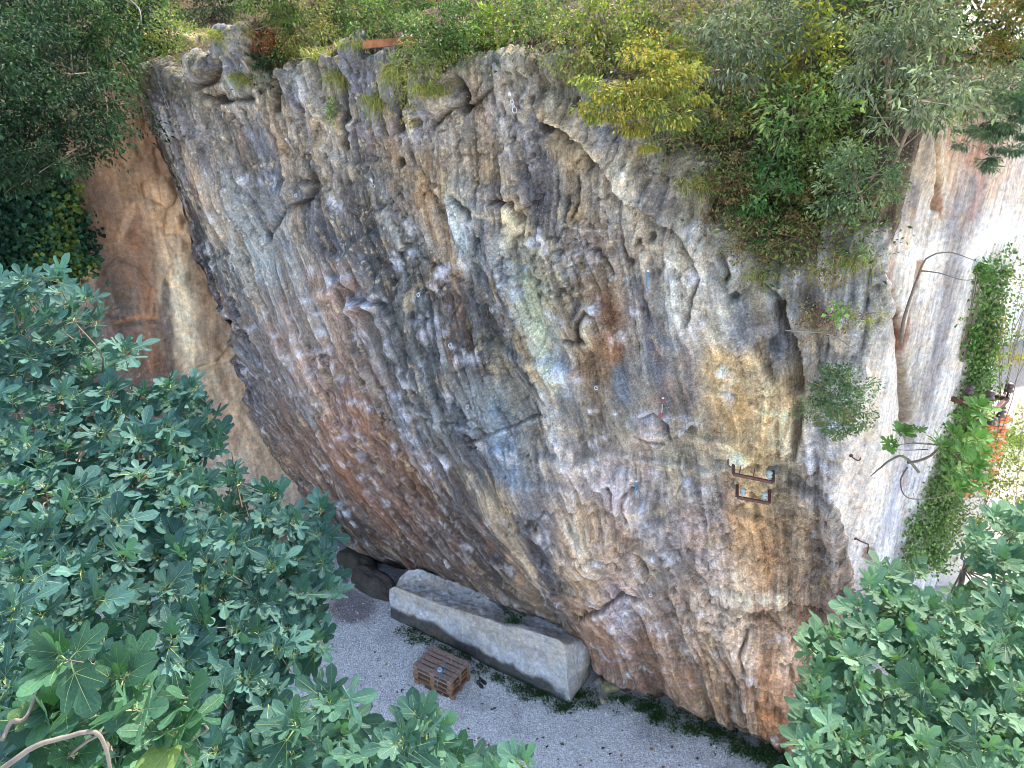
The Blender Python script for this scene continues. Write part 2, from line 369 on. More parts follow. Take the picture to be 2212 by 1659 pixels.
WHITEPTS = [
(1900,640,156,152,148),(1880,700,170,166,158),(1900,780,224,216,206),(1880,900,232,226,218),(1850,1000,228,224,220),(1840,1100,232,228,224),(1880,1180,214,216,222),(1850,1260,224,218,212),(1930,900,214,208,200),(1940,650,226,220,210),(1920,1000,212,208,206),
(1930,1100,196,200,212),(1960,1050,186,192,206),(1980,1100,206,208,214),(1950,550,226,220,208),(1960,420,150,142,136),(1980,330,196,180,152),(2000,480,196,188,180),(2030,380,202,186,158),(2010,300,186,166,136),(2060,320,176,142,112),(2100,330,176,138,112),
(2060,480,148,142,142),(2100,420,156,150,148),(2060,600,168,162,160),(2040,700,186,182,180),(2010,560,226,220,210),(2030,800,188,186,188),(2010,900,186,186,190),(2080,700,226,222,214),(2110,560,232,228,220),(2150,500,236,232,226),(2140,380,196,172,150),
(2060,850,232,228,222),(2040,950,226,224,220),(2200,500,222,220,216),(2200,700,238,236,232),(2180,850,240,238,234),(1970,760,206,200,190),(1975,850,170,162,150),(1900,560,150,118,92),(1890,610,140,96,70),(1935,740,150,106,76),(2120,300,160,136,116),(2190,420,190,176,164),
]
STROKES = [  # polyline, half width, colour, strength
([(300,200),(345,330),(400,470),(440,590),(480,690)],20,(58,58,62),.7),([(480,690),(530,830),(600,980),(680,1080),(760,1180)],14,(70,66,66),.5),
([(283,190),(320,300),(350,380)],9,(146,104,66),.5),([(360,290),(420,420),(440,520)],9,(52,54,60),.8),([(395,300),(440,420),(480,520)],9,(180,158,130),.7),
([(490,380),(560,520),(620,640)],15,(138,144,144),.5),([(640,350),(720,470),(800,580),(870,690),(930,780)],20,(76,78,82),.7),([(700,330),(790,460),(870,600),(950,730)],12,(84,82,84),.6),
([(600,300),(660,400),(740,520)],9,(172,150,118),.5),([(560,460),(640,620),(720,760)],9,(160,160,154),.4),([(530,640),(610,800),(700,950)],8,(128,134,140),.6),
([(905,380),(940,480),(980,560),(1000,620)],22,(152,118,78),.75),([(930,540),(960,610),(1010,700),(1050,790)],15,(80,60,46),.85),([(1000,600),(1050,690),(1120,780),(1180,870)],11,(70,72,76),.8),
([(975,420),(990,500),(1020,560)],14,(164,168,158),.7),([(1010,540),(1080,690),(1160,790),(1230,900)],12,(92,98,102),.7),([(1050,590),(1100,700),(1160,790),(1210,880)],8,(150,122,82),.7),
([(1130,570),(1150,660),(1170,740),(1200,840)],15,(170,172,132),.7),([(1100,440),(1130,520)],20,(196,178,140),.6),([(1130,360),(1150,440),(1170,560)],14,(82,80,86),.6),([(1200,400),(1210,520),(1230,640),(1260,740)],12,(96,94,98),.7),
([(870,560),(930,690),(1000,830)],13,(82,90,94),.7),([(820,480),(900,640),(980,780)],7,(120,126,128),.5),([(780,480),(840,590),(900,700)],6,(58,60,62),.6),([(1040,540),(1060,600)],8,(170,176,180),.4),
([(1395,640),(1410,740),(1430,840),(1440,930)],14,(96,100,110),.7),([(1470,700),(1490,820),(1500,900)],12,(112,106,104),.6),([(1450,560),(1470,700)],14,(182,174,156),.6),([(1330,790),(1350,880)],16,(98,108,118),.7),
([(1290,640),(1320,700)],26,(104,70,46),.75),([(1255,690),(1275,760)],17,(204,186,150),.75),([(1290,720),(1330,780)],22,(168,116,72),.6),
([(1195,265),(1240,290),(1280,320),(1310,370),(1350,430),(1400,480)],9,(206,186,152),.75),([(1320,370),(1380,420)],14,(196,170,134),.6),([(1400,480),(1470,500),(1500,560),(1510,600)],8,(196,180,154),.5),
([(1010,455),(1080,470),(1120,480)],3,(190,172,140),.7),([(1210,490),(1260,495),(1330,500)],2.5,(190,182,170),.7),([(980,410),(1010,440)],4,(190,168,130),.6),
([(1690,860),(1680,920),(1700,990)],20,(232,208,166),.75),([(1660,880),(1650,960)],9,(196,146,84),.6),([(1710,880),(1700,930)],5,(150,110,70),.6),
([(870,1040),(1000,1130),(1110,1240)],16,(66,62,64),.55),([(1130,1080),(1180,1160),(1210,1260)],18,(70,70,76),.75),([(1060,1060),(1110,1120),(1150,1200),(1180,1290)],12,(186,164,130),.6),([(960,1030),(1000,1100),(1060,1200)],18,(72,68,70),.6),
([(870,880),(960,900),(1060,920),(1180,905)],7,(150,156,156),.55),([(1060,940),(1100,1000),(1160,1040)],18,(106,124,138),.55),([(800,860),(880,1010),(960,1110)],12,(104,78,64),.6),([(680,900),(760,1040),(860,1160)],20,(140,96,74),.5),
([(730,1160),(800,1230),(900,1250),(1000,1290),(1100,1320)],14,(66,54,48),.6),([(1540,1290),(1640,1300),(1720,1300),(1790,1310)],10,(86,72,62),.7),([(1500,1270),(1600,1275),(1700,1270)],9,(204,190,172),.6),
([(1250,1330),(1270,1420),(1330,1480),(1450,1540)],10,(128,88,64),.5),([(1640,1600),(1700,1640)],14,(70,60,40),.5),([(1500,1560),(1600,1600)],7,(110,104,50),.5),([(1600,1500),(1700,1560)],14,(170,118,72),.5),
([(1560,780),(1590,820),(1560,850)],10,(214,206,190),.5),([(1560,960),(1620,985)],14,(226,206,164),.6),([(1480,1040),(1500,1060)],16,(176,176,180),.4),([(1100,1190),(1130,1260)],8,(180,140,100),.5),
([(1240,1040),(1300,1060),(1380,1080)],24,(180,168,172),.5),([(1260,1090),(1250,1160),(1290,1200)],12,(206,178,140),.6),([(1340,1130),(1360,1190)],14,(140,116,100),.5),([(1620,1100),(1700,1110),(1760,1160)],20,(128,106,78),.4),
([(420,180),(450,140),(480,100)],16,(112,112,124),.5),([(735,110),(740,200),(750,300)],12,(108,110,122),.5),([(850,150),(860,230),(850,300)],10,(104,104,114),.6),([(1330,120),(1400,130)],8,(170,174,178),.5),
]
LSTROKES = [([(385,560),(392,640),(400,720),(415,780)],17,(214,194,156),.8),([(440,600),(450,700)],12,(150,112,78),.5),([(355,600),(362,700),(370,800)],14,(84,74,70),.7),([(315,560),(320,700),(330,800)],10,(128,86,54),.5),
([(250,700),(300,690),(340,680)],5,(148,98,52),.7),([(330,620),(335,690)],4,(140,90,50),.6),([(150,560),(190,600)],12,(190,150,110),.5),([(225,590),(260,560),(300,600),(280,680),(230,690),(200,650)],10,(104,88,78),.4),
([(420,800),(470,780),(500,740)],4,(214,190,150),.6),([(470,760),(500,880)],10,(132,104,78),.6),([(340,430),(380,470),(410,540)],16,(196,152,106),.6),([(600,1010),(560,960)],10,(206,178,140),.5),([(260,520),(285,440)],10,(196,160,120),.5),([(180,620),(170,660)],14,(170,132,96),.4)]
WSTROKES = [([(1870,555),(1890,600),(1920,640)],20,(146,100,72),.9),([(1920,640),(1930,700),(1938,780)],8,(138,96,70),.95),([(1940,780),(1950,830),(1955,880),(1958,920)],15,(176,160,134),.85),([(1936,740),(1944,790)],9,(150,96,62),.8),
([(1985,560),(1965,650),(1945,740)],5,(156,118,86),.7),([(2010,280),(2015,360),(2020,420),(2030,470)],5,(150,104,70),.8),([(2075,440),(2055,600),(2030,760),(2000,900)],16,(136,132,136),.75),([(1970,400),(1965,500)],9,(126,120,124),.6),
([(2100,380),(2090,480)],10,(122,116,118),.5),([(1990,700),(1970,850),(1930,1000),(1900,1100)],10,(150,148,154),.35),([(1960,980),(1930,1080),(1890,1170)],14,(160,168,190),.6),([(1868,1172),(1860,1200)],9,(128,104,88),.7),
([(2040,330),(2060,420)],12,(180,140,108),.5),([(2130,700),(2080,900)],6,(222,196,160),.5),([(1905,1010),(1915,1050)],3,(210,170,120),.6),([(1950,1000),(1958,1060)],4,(176,130,92),.6),([(2110,300),(2115,420),(2100,480)],14,(190,120,96),.4)]

def strokes(C, xd, yd, S, sx, sz):
    wx = xd + 9 * fbm(sx * 3, sz * 1.5, 4, 311); wy = yd + 9 * fbm(sx * 3, sz * 1.5, 4, 317)
    rag = fbm(sx * 9, sz * 3, 4, 321)
    for poly, hw, c, st in S:
        xs = [p[0] for p in poly]; ys = [p[1] for p in poly]; m = (wx > min(xs) - 3 * hw) & (wx < max(xs) + 3 * hw) & (wy > min(ys) - 3 * hw) & (wy < max(ys) + 3 * hw)
        if not m.any(): continue
        d, _, par = pdist(wx[m], wy[m], poly)
        tap = np.minimum(1, np.minimum(par, 1 - par) * 5 + .35) if hw > 5 else 1
        a = (1 - sstep(.45, 1.25, d / (hw * tap) + .45 * rag[m]))
        C[m] += (a * st)[..., None] * (lin(c) - C[m])
    return C

# cracks and flake edges: polyline, reach, rise on the left-of-travel side, gap depth, gap half width
STEPS = [
([(1140,215),(1155,235),(1175,262),(1230,285),(1270,312),(1300,350),(1330,390),(1370,440),(1420,470),(1470,495),(1498,540),(1510,600)],60,.42,.3,5),
([(1165,262),(1172,285),(1168,290)],14,.0,.28,8),([(1140,212),(1152,222),(1166,250)],16,.10,.22,7),
([(600,455),(590,480),(575,520),(560,500)],22,.10,.18,4),([(640,390),(670,400),(655,430),(600,455)],40,-.12,.16,4),
([(420,190),(455,175),(470,120)],24,.1,.16,5),([(430,200),(480,225),(530,215),(540,150)],30,-.07,.14,4),([(575,250),(580,200),(595,160)],26,.16,.24,6),([(600,280),(640,330),(700,360)],34,.10,.08,4),
([(862,290),(858,250),(872,200),(880,160)],24,.20,.45,9),([(1060,190),(1020,230),(985,235),(940,270)],30,-.08,.12,4),([(740,330),(735,240),(730,150)],20,.12,.14,5),
([(1000,250),(1002,200),(990,180)],18,.16,.3,9),([(490,300),(500,380),(540,430),(560,470)],24,.08,.06,3),
([(870,870),(930,890),(960,900),(1040,915),(1060,925),(1140,905),(1190,890)],40,-.06,.04,3),([(1000,930),(1020,945),(1060,930)],24,-.05,.04,3),
([(500,690),(488,700),(490,760),(505,800),(545,870)],26,.0,.22,6),([(430,590),(455,640),(470,690)],16,.0,.15,5),
([(1375,905),(1410,890),(1440,915),(1455,950)],22,.07,.05,4),([(1370,930),(1400,950),(1440,955)],24,-.04,.03,3),
([(1250,760),(1245,700),(1260,670),(1285,680),(1295,720)],18,.14,.12,4),([(1215,740),(1235,745),(1270,740)],14,-.1,.1,4),
([(1310,1040),(1330,1055),(1335,1100)],18,.14,.2,4),([(1345,1100),(1350,1060),(1380,1050)],16,.1,.1,4),([(1060,435),(1100,442),(1130,480)],26,-.1,.14,4),
([(1700,1030),(1760,1060),(1800,1110)],60,-.12,.02,4),([(1530,1300),(1600,1318),(1660,1300),(1720,1290),(1790,1320)],40,.2,.2,7),([(1620,1340),(1600,1400),(1610,1450)],20,.05,.16,3),
([(1700,640),(1735,760),(1745,860)],46,.55,.1,5),([(1740,870),(1730,940),(1715,1000)],30,.2,.08,4),([(1645,600),(1690,640),(1695,700)],20,.2,.08,5),
([(1515,600),(1500,640),(1490,700)],20,.1,.08,3),([(1560,540),(1580,590),(1570,610)],20,.1,.12,5),([(1270,540),(1300,560),(1330,600)],14,-.06,.08,3),
([(970,420),(1010,460),(1015,480)],20,-.08,.1,4),([(1240,380),(1245,440),(1230,480)],14,.08,.1,3),([(1400,1240),(1390,1200),(1360,1180),(1330,1190)],16,-.12,.1,4),
([(1240,1330),(1300,1300),(1350,1280),(1390,1290)],30,-.1,.08,4),([(640,300),(700,370),(760,460),(830,560)],18,.08,.04,3),([(880,320),(930,400),(960,480)],18,-.08,.04,3),
([(1250,480),(1262,560),(1300,640)],18,.07,.04,3),([(1380,500),(1390,600),(1400,700)],16,-.07,.03,3),([(700,590),(760,640),(830,660),(850,700)],26,-.12,.06,4),
([(1600,1500),(1560,1420),(1540,1380)],20,.05,.05,3),
]
HOLES = [(1406,515,8,.25),(495,252,6,.2),(510,275,4,.15),(1165,280,8,.3),(865,350,10,.3),(990,185,16,.25),(905,265,10,.25),(1145,222,11,.2),(1385,520,6,.15),(500,762,12,.35),(470,215,10,.18),(640,240,14,.2),(1246,222,9,.18),(1320,548,9,.12),(1540,470,10,.2),(1590,640,9,.2),(1370,560,8,.12),(1290,545,7,.1),(1105,440,7,.16),(530,215,9,.18),(612,262,9,.15),(740,250,8,.12),(1495,930,9,.1),(1455,1270,7,.15),(1560,1130,6,.1),(1280,930,55,.12)]
BUMPS = [(1270,710,20,45,.08),(1405,925,32,24,.09),(1340,1075,26,26,.22),(1375,1105,22,22,.18),(1300,1040,26,18,.14),(1265,1010,20,16,.1),(1290,1180,40,30,.12),(1215,810,26,20,.12),(775,660,16,20,.14),(800,650,18,18,.12),(730,610,16,12,.1),(690,640,20,12,.12),(1600,985,26,16,.12),(1560,800,16,12,.1),(1280,880,14,12,.1),(1230,520,9,14,.06),(1125,410,9,9,.07),(1700,910,16,50,.14),(1350,1030,20,16,.1),(500,90,24,34,.12),(750,120,20,40,.08),(430,150,16,20,.2),(1210,150,40,26,.15),(1350,150,40,26,.2),(1440,200,50,40,.1),(960,210,30,30,.15),(600,420,22,16,.1),(660,520,16,24,.06),(450,820,1,1,0)]

# ------------------------------------------------------------------ main crag, a folded sheet in (s, z): overhanging face, prow on the left, rounded shoulder at the top
E2 = np.array([.815, -.58]); NB = np.array([.58, .815])
def D_face(s, z):
    d0 = 13.0 + .42 * sstep(-14.2, -13, s) * sstep(-5.6, -6.6, s) * sstep(3.4, .9, z) - .45 * np.exp(-((s + 9.5) / 5.5) ** 2) + .1 * np.clip(s + 3, 0, 9) * .6
    k1 = .43 + 0 * s
    zz = np.clip(z, -1, 40)
    over = k1 * np.minimum(zz, 6.2) + .17 * np.maximum(zz - 6.2, 0) - .035 * np.exp(-((zz - 6.2) / 1.3) ** 2)
    over = over * (1 - .22 * sstep(-5, 0, s) * sstep(12, 2, zz))
    belly = .5 * np.exp(-((z - 8.5) / 3.0) ** 2) * np.exp(-((s + 8) / 4.5) ** 2)
    return d0 - over - belly
def P_face(s, z, D):
    return np.stack([s * E2[0] + D * NB[0], s * E2[1] + D * NB[1], z], -1)

TOP = [(-400,150),(200,170),(280,150),(340,140),(400,190),(430,140),(455,95),(495,52),(525,60),(540,160),(565,195),(600,150),(680,140),(725,115),(760,92),(790,135),(850,125),(880,105),(930,155),(1000,150),(1100,140),(1170,122),(1230,160),(1290,180),(1380,280),(1450,340),(1500,420),(1550,490),(1590,545),(1650,590),(1700,600),(1760,560),(1850,540),(1910,600),(2300,620)]
LEFT = [(-200,235),(120,262),(180,277),(260,308),(350,345),(450,385),(520,405),(600,440),(680,480),(760,500),(850,527),(950,568),(1020,615),(1080,668),(1150,708),(1200,745),(1400,860)]
RIGHT = [(-300,1830),(250,1835),(500,1850),(560,1875),(640,1925),(697,1902),(754,1866),(850,1850),(933,1832),(973,1818),(1030,1797),(1060,1791),(1106,1796),(1190,1815),(1287,1825),(1400,1822),(1700,1805),(2600,1750)]
Sg = np.arange(-20.0, 5.0, .02); Zg = np.arange(-.2, 17, .02)
def cross(vals, grid, first=True, default=None):
    i = np.argmax(vals > 0) if (vals > 0).any() else -1
    return grid[i] if i >= 0 else default
zt = []
for s in np.arange(-20, 5, .1):
    P = P_face(np.full(Zg.shape, s), Zg, D_face(np.full(Zg.shape, s), Zg)); x, y = proj(P)
    zt.append(cross(np.interp(x, [p[0] for p in TOP], [p[1] for p in TOP]) - y, Zg, default=16.0))
zt = np.array(zt); ZTS = np.arange(-20, 5, .1)
def ztop(s): return np.interp(s, ZTS, zt)
sl_, sr_ = [], []; ZR = np.arange(-.3, 16.5, .1)
for z in ZR:
    P = P_face(Sg, np.full(Sg.shape, z), D_face(Sg, np.full(Sg.shape, z))); x, y = proj(P)
    sl_.append(cross(x - np.interp(y, [p[0] for p in LEFT], [p[1] for p in LEFT]), Sg, default=-17))
    sr_.append(cross(x - np.interp(y, [p[0] for p in RIGHT], [p[1] for p in RIGHT]), Sg, default=1))
sl_ = np.convolve(np.pad(sl_, 2, 'edge'), np.ones(5) / 5, 'valid'); sr_ = np.convolve(np.pad(sr_, 2, 'edge'), np.ones(5) / 5, 'valid')

SURF = []   # coarse copies for ray hits
def make_crag():
    ds = .027
    s1 = np.arange(-20.3, 3.2, ds); b = np.concatenate([np.arange(-.25, 15.2, .027), 15.2 + np.cumsum(np.linspace(.05, .6, 60))])
    # the sheet: a = s coordinate, b = height coordinate
    A, B = np.meshgrid(s1, b)
    zt_ = ztop(A); bz = np.minimum(B, zt_)
    SL = np.interp(bz, ZR, sl_); SR = np.interp(bz, ZR, sr_)
    s_in = np.clip(A, SL, SR); zt2 = ztop(s_in)
    e1 = np.maximum(0, B - zt2); z = np.minimum(B, zt2)
    eL = np.maximum(0, SL - A); eR = np.maximum(0, A - SR)
    D = D_face(s_in, z)
    P0 = P_face(s_in, z, D)
    xd, yd = proj(P0)
    # shoulder: the ground behind the edge climbs
    lowpart = sstep(14.2, 11.5, zt2)
    steep = (.32 + .85 * lowpart)
    run = e1 * 1.0
    zz = z + np.where(lowpart > 0, np.minimum(run * steep, np.maximum(14.2 - zt2, 0) + run * .36), run * .34)
    back = run * .95
    ret = (1 - np.exp(-eL * 3)) / 3
    sL_ = s_in - .35 * ret
    sR2 = s_in + .1 * (1 - np.exp(-eR * 4))
    D2 = D + back + np.maximum(0, eL - .03) * 1.15 + np.maximum(0, eR - .03) * 1.6
    sfin = np.where(eL > 0, sL_, np.where(eR > 0, sR2 - .6 * eR, s_in))
    # relief, metres towards the viewer
    s = A; zc = B
    wob = s + .35 * fbm(s * .5, zc * .35, 3, 5) + .40 * (np.minimum(zc, 11.8 + .8 * fbm(s * .8, zc * .1, 2, 6)) - 6.5) * np.clip((1.0 - s) / 12.0, 0, 1)
    rw = 1 - .62 * np.maximum(sstep(-6.5, -3, s) * sstep(11.5, 9, zc), sstep(4.2, 2.2, zc))
    h = .26 * fbm(s * .28, zc * .16, 3, 21)
    h += .20 * (rid(wob * .75, zc * .075, 3, 31) - .55) * (.4 + .6 * rw)
    h += .08 * (rid(wob * 2.1, zc * .22, 4, 41) - .55) * (.5 + vn(s * .4, zc * .3, 44)) * rw
    h += .10 * fbm(wob * 1.5, zc * (.9 - .55 * rw), 5, 51, .6) + .16 * (1 - rw) * fbm(s * 1.9, zc * 1.6, 6, 53, .62)
    h += .06 * fbm(wob * 6, zc * (2.6 - 1.6 * rw), 5, 61, .7)
    h += .04 * (rid(wob * 9, zc * 3.2, 3, 65) - .5)
    # ledgy broken bands that run across the streaks
    bd = zc * .9 + .45 * s * .3 + 1.3 * fbm(s * .35, zc * .5, 3, 71)
    saw = bd - np.floor(bd); m1 = sstep(.45, .75, vn(s * .5, zc * .45, 77))
    h += .12 * m1 * 1.3 * (saw ** 2 * (1 - sstep(.9, 1, saw)) - .2)
    w1, c1, w2 = worley(s * 2.3 + .5 * fbm(s, zc, 2, 3), zc * 1.7, 81)
    knob = sstep(.45, .8, vn(s * .33 + 3, zc * .3, 83)) * .55 + .9 * np.exp(-((xd - 760) / 170) ** 2 - ((yd - 830) / 260) ** 2) + .8 * np.exp(-((xd - 1360) / 200) ** 2 - ((yd - 1250) / 220) ** 2)
    h *= .82 - .25 * (1 - rw)
    h += .08 * knob * np.clip(1 - w1 * 1.9, 0, 1) * (c1 > .35)
    crag = sstep(-2.4, -.7, B - zt2) * .6 * sstep(-1, -4, s) + .07
    w5, c5, w6 = worley(wob * 2.3 + .5 * fbm(s * 2.5, zc * 2.5, 4, 12, .6), zc * 1.2 + .5 * fbm(s * 2.5 + 5, zc * 2.5, 4, 14, .6), 15)
    h += crag * (.17 * (c5 - .5) + .02 * (.5 - w5)) - crag * .10 * np.clip(1 - (w6 - w5) * 14, 0, 1)
    # crisp grooves and ribs that follow the seepage lines, and thin fractures across them
    g1 = np.abs(fbm(wob * 1.5, zc * .13, 4, 701, .6)); g2_ = np.abs(fbm(wob * 4.0, zc * .35, 4, 711, .6)); g3 = np.abs(fbm(wob * 9, zc * .9, 3, 721, .6))
    gr1 = np.clip(1 - g1 * 24, 0, 1) ** 1.3; gr2 = np.clip(1 - g2_ * 15, 0, 1) ** 1.3; gr3 = np.clip(1 - g3 * 6, 0, 1)
    gr1 = gr1 * rw; gr2 = gr2 * rw
    h -= .07 * gr1 * (.3 + vn(s * .7, zc * .5, 715)) + .045 * gr2 * (.2 + vn(s, zc, 713)) + .016 * gr3 * rw
    stp = fbm(wob * 1.1 + 3, zc * .1, 4, 731, .6); h += .08 * sstep(-.03, .03, stp) + .05 * sstep(.17, .21, stp)
    fr = np.abs(fbm(s * .9 + 5, zc * 1.1, 5, 741, .6)); frm = sstep(.5, .62, vn(s * .5, zc * .6, 743))
    fr1 = np.clip(1 - fr * 28, 0, 1) * frm; fb = np.abs(fbm(s * 2.2, zc * 2.4, 5, 751, .6)); fr2 = np.clip(1 - fb * 16, 0, 1) * sstep(.5, .65, vn(s * .8 + 5, zc * .7, 753))
    h -= .07 * fr1 + .035 * fr2
    led = fbm(s * .9 + 5, zc * 1.1, 5, 741, .6); h += .07 * frm * sstep(-.02, .02, led)
    w3, c3, w4 = worley(s * 6.5, zc * 5, 85)
    h += .035 * np.clip(knob, 0, 1) * np.clip(1 - w3 * 1.7, 0, 1)
    pits = sstep(.55, .75, vn(s * .8 + 9, zc * .6, 87)); h -= .09 * pits * np.clip(1 - w3 * 2.6, 0, 1) * (c3 > .5)
    crk = np.clip(1 - (w2 - w1) * 14, 0, 1); h -= .05 * crk * sstep(.4, .6, vn(s * .6, zc * .5, 89))
    # upper rim is lumpy and fluted
    rim = sstep(-2.2, 0, B - zt2) * (e1 < .4)
    h += .16 * rim * (rid(s * 1.5, zc * .5, 3, 93) - .5) * .6
    wx = xd + 5 * fbm(s * 2.5, zc * 2.5, 4, 101); wy = yd + 5 * fbm(s * 2.5, zc * 2.5, 4, 105)
    flat = (e1 < .3) & (eL < .3) & (eR < .3)
    crkdark = np.zeros(s.shape)
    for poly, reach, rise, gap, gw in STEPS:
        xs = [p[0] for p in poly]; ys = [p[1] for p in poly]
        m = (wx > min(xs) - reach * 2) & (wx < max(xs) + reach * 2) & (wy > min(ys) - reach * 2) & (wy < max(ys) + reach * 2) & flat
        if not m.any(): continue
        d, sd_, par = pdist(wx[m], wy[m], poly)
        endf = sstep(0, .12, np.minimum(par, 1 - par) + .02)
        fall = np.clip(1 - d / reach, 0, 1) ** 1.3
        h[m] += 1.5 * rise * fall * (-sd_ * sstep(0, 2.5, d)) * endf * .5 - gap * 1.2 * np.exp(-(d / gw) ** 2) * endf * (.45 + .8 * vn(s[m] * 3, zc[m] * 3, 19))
        crkdark[m] = np.maximum(crkdark[m], np.exp(-(d / (gw * .55 + .6)) ** 2) * endf * (.5 + .6 * vn(s[m] * 4, zc[m] * 4, 23)))
    for x0, y0, r0, dep in HOLES:
        q = ((wx - x0) / r0) ** 2 + ((wy - y0) / (r0 * 1.1)) ** 2; m = (q < 9) & flat
        h[m] -= dep * np.exp(-q[m] ** (1.5))
    for x0, y0, rx, ry, am in BUMPS:
        q = ((wx - x0) / rx) ** 2 + ((wy - y0) / ry) ** 2; m = (q < 9) & flat
        h[m] += 1.25 * am * np.exp(-(q[m] / 1.2) ** 1.6)
    # undercut foot
    h -= .25 * sstep(.9, 0, zc) * (.6 + .4 * vn(s * 1.2, zc, 107))
    hill = sstep(.3, 1.2, e1)
    h = h * (1 - .7 * hill) * (1 - sstep(.0, .35, eR)) * (1 - .7 * sstep(.1, .6, eL))
    P = P_face(sfin, zz, D2)
    # push along the face normal
    nrm = np.cross(np.gradient(P, axis=1), np.gradient(P, axis=0)); nrm /= (np.linalg.norm(nrm, axis=-1, keepdims=True) + 1e-9)
    sm = nrm.copy()
    P = P + sm * h[..., None]
    # ---- colour
    def blur(a, r):
        for ax_ in (0, 1):
            q = np.cumsum(np.pad(a, [(r + 1, r) if i == ax_ else (0, 0) for i in (0, 1)], 'edge'), ax_)
            a = (np.take(q, range(2 * r + 1, q.shape[ax_]), ax_) - np.take(q, range(0, q.shape[ax_] - 2 * r - 1), ax_)) / (2 * r + 1)
        return a
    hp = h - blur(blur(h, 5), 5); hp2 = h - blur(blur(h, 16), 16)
    c = shepard(xd, yd, ROCKPTS)
    streak = fbm(wob * 3.0, zc * .2, 5, 201, .6); streak2 = fbm(wob * 11, zc * .5, 4, 211, .6)
    c = strokes(c, xd, yd, STROKES, s, zc)
    c = desat(c, .8)
    c *= np.exp(rw * (.34 * streak + .34 * streak2) + (1 - rw) * .42 * fbm(s * 3, zc * 2.6, 6, 217, .65))[..., None]
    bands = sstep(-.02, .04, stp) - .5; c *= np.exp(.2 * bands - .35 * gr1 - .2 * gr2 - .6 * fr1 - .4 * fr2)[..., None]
    pl = np.clip(1 - np.abs(fbm(wob * 2.4 + 9, zc * .2, 4, 761, .6)) * 10, 0, 1); c += (pl * .38 * vn(s, zc, 763))[..., None] * (lin((186, 186, 178)) - c)
    patch = fbm(wob * 1.3, zc * .4, 5, 221, .6)
    c *= np.exp(.30 * patch)[..., None]
    warm = fbm(wob * 1.6, zc * .3, 4, 231, .6)
    c *= np.stack([np.exp(.14 * warm), np.exp(.02 * warm), np.exp(-.18 * warm)], -1)
    # rust blushes, pale lichen, clean chalky knobs
    ru = sstep(.25, .5, fbm(s * 1.5, zc * .6, 5, 241, .6)); c += (ru * .2)[..., None] * (lin((160, 118, 84)) - c)
    li = sstep(.3, .45, fbm(wob * 6, zc * 2.2, 5, 251, .7)); c += (li * .4)[..., None] * (lin((196, 176, 138)) - c)
    dk = sstep(.26, .48, fbm(wob * 3.5 + 7, zc * .7, 5, 261, .7)); c += (dk * .22)[..., None] * (lin((62, 58, 58)) - c)
    l3, lc, _ = worley(s * 10, zc * 9, 271); lich = np.clip(1.6 - l3 / (.12 + .3 * np.maximum(lc - .6, 0)), 0, 1) * (lc > .6) * (yd < 640) * sstep(.42, .62, vn(s * 1.1, zc * .8, 275)); c += (lich * .6)[..., None] * (lin((198, 184, 150)) - c)
    # scattered pale scars, small and irregular
    w7, c7, _ = worley(s * 1.5 + .3 * fbm(s * 4, zc * 4, 3, 771), zc * 1.1, 773); sc7 = np.clip(1.15 - w7 / (.10 + .12 * c7) + 1.3 * fbm(s * 9, zc * 6, 4, 775, .7), 0, 1) * (c7 > .45) * (zc < 12.5) * (e1 < .01)
    c += (sc7 * .6)[..., None] * (lin((196, 196, 202)) - c)
    chalkm = np.zeros(s.shape)
    for x0, y0, r0 in CHALK:
        m = (np.abs(wx - x0) < r0 * 3) & (np.abs(wy - y0) < r0 * 3) & flat
        q = (((wx[m] - x0) / r0) ** 2 + ((wy[m] - y0) / (r0 * .8)) ** 2) * np.exp(2.4 * fbm(s[m] * 7, zc[m] * 7, 4, 283, .65))
        chalkm[m] = np.maximum(chalkm[m], np.exp(-q) * (.6 + .5 * vn(s[m] * 20, zc[m] * 20, 281)))
    c += (np.clip(chalkm, 0, 1) * .6)[..., None] * (lin((196, 204, 218)) - c)
    bigchalk = np.clip(knob, 0, 1) * (c3 > .8) * np.clip(1 - w3 * 2.2, 0, 1) * (e1 < .01); c += (bigchalk * .5)[..., None] * (lin((190, 192, 204)) - c)
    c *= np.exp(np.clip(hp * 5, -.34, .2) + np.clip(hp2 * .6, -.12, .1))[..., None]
    c += (np.clip(crkdark, 0, 1) * .7)[..., None] * (lin((48, 38, 32)) - c)  # rock colour darkened along the crack lines
    soil = lin((78, 64, 48)) * np.exp(.5 * fbm(s * 3, zc * 3, 4, 291))[..., None]
    gr = sstep(0, .5, e1 + .3 * fbm(s * 2, zc * 2, 3, 295))
    c += (gr)[..., None] * (soil - c)
    moss = sstep(-.7, 0, B - zt2 + .5 * fbm(s * 3, zc * 3, 3, 297)) * (e1 <= .2); c += (moss * .35)[..., None] * (lin((96, 92, 58)) - c)
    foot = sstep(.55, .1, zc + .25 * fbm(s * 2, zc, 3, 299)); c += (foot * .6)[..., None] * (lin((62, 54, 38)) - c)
    c *= np.exp(.10 * rng.normal(size=s.shape))[..., None]
    c = np.clip(c * 1.12, .012, .8)
    uv = np.stack([wob * 1.0, zc], -1)
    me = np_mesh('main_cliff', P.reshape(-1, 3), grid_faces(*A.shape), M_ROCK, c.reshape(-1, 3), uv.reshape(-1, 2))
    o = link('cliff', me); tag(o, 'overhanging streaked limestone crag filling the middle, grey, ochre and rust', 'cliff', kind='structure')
    SURF.append(P[::4, ::4])
    return o
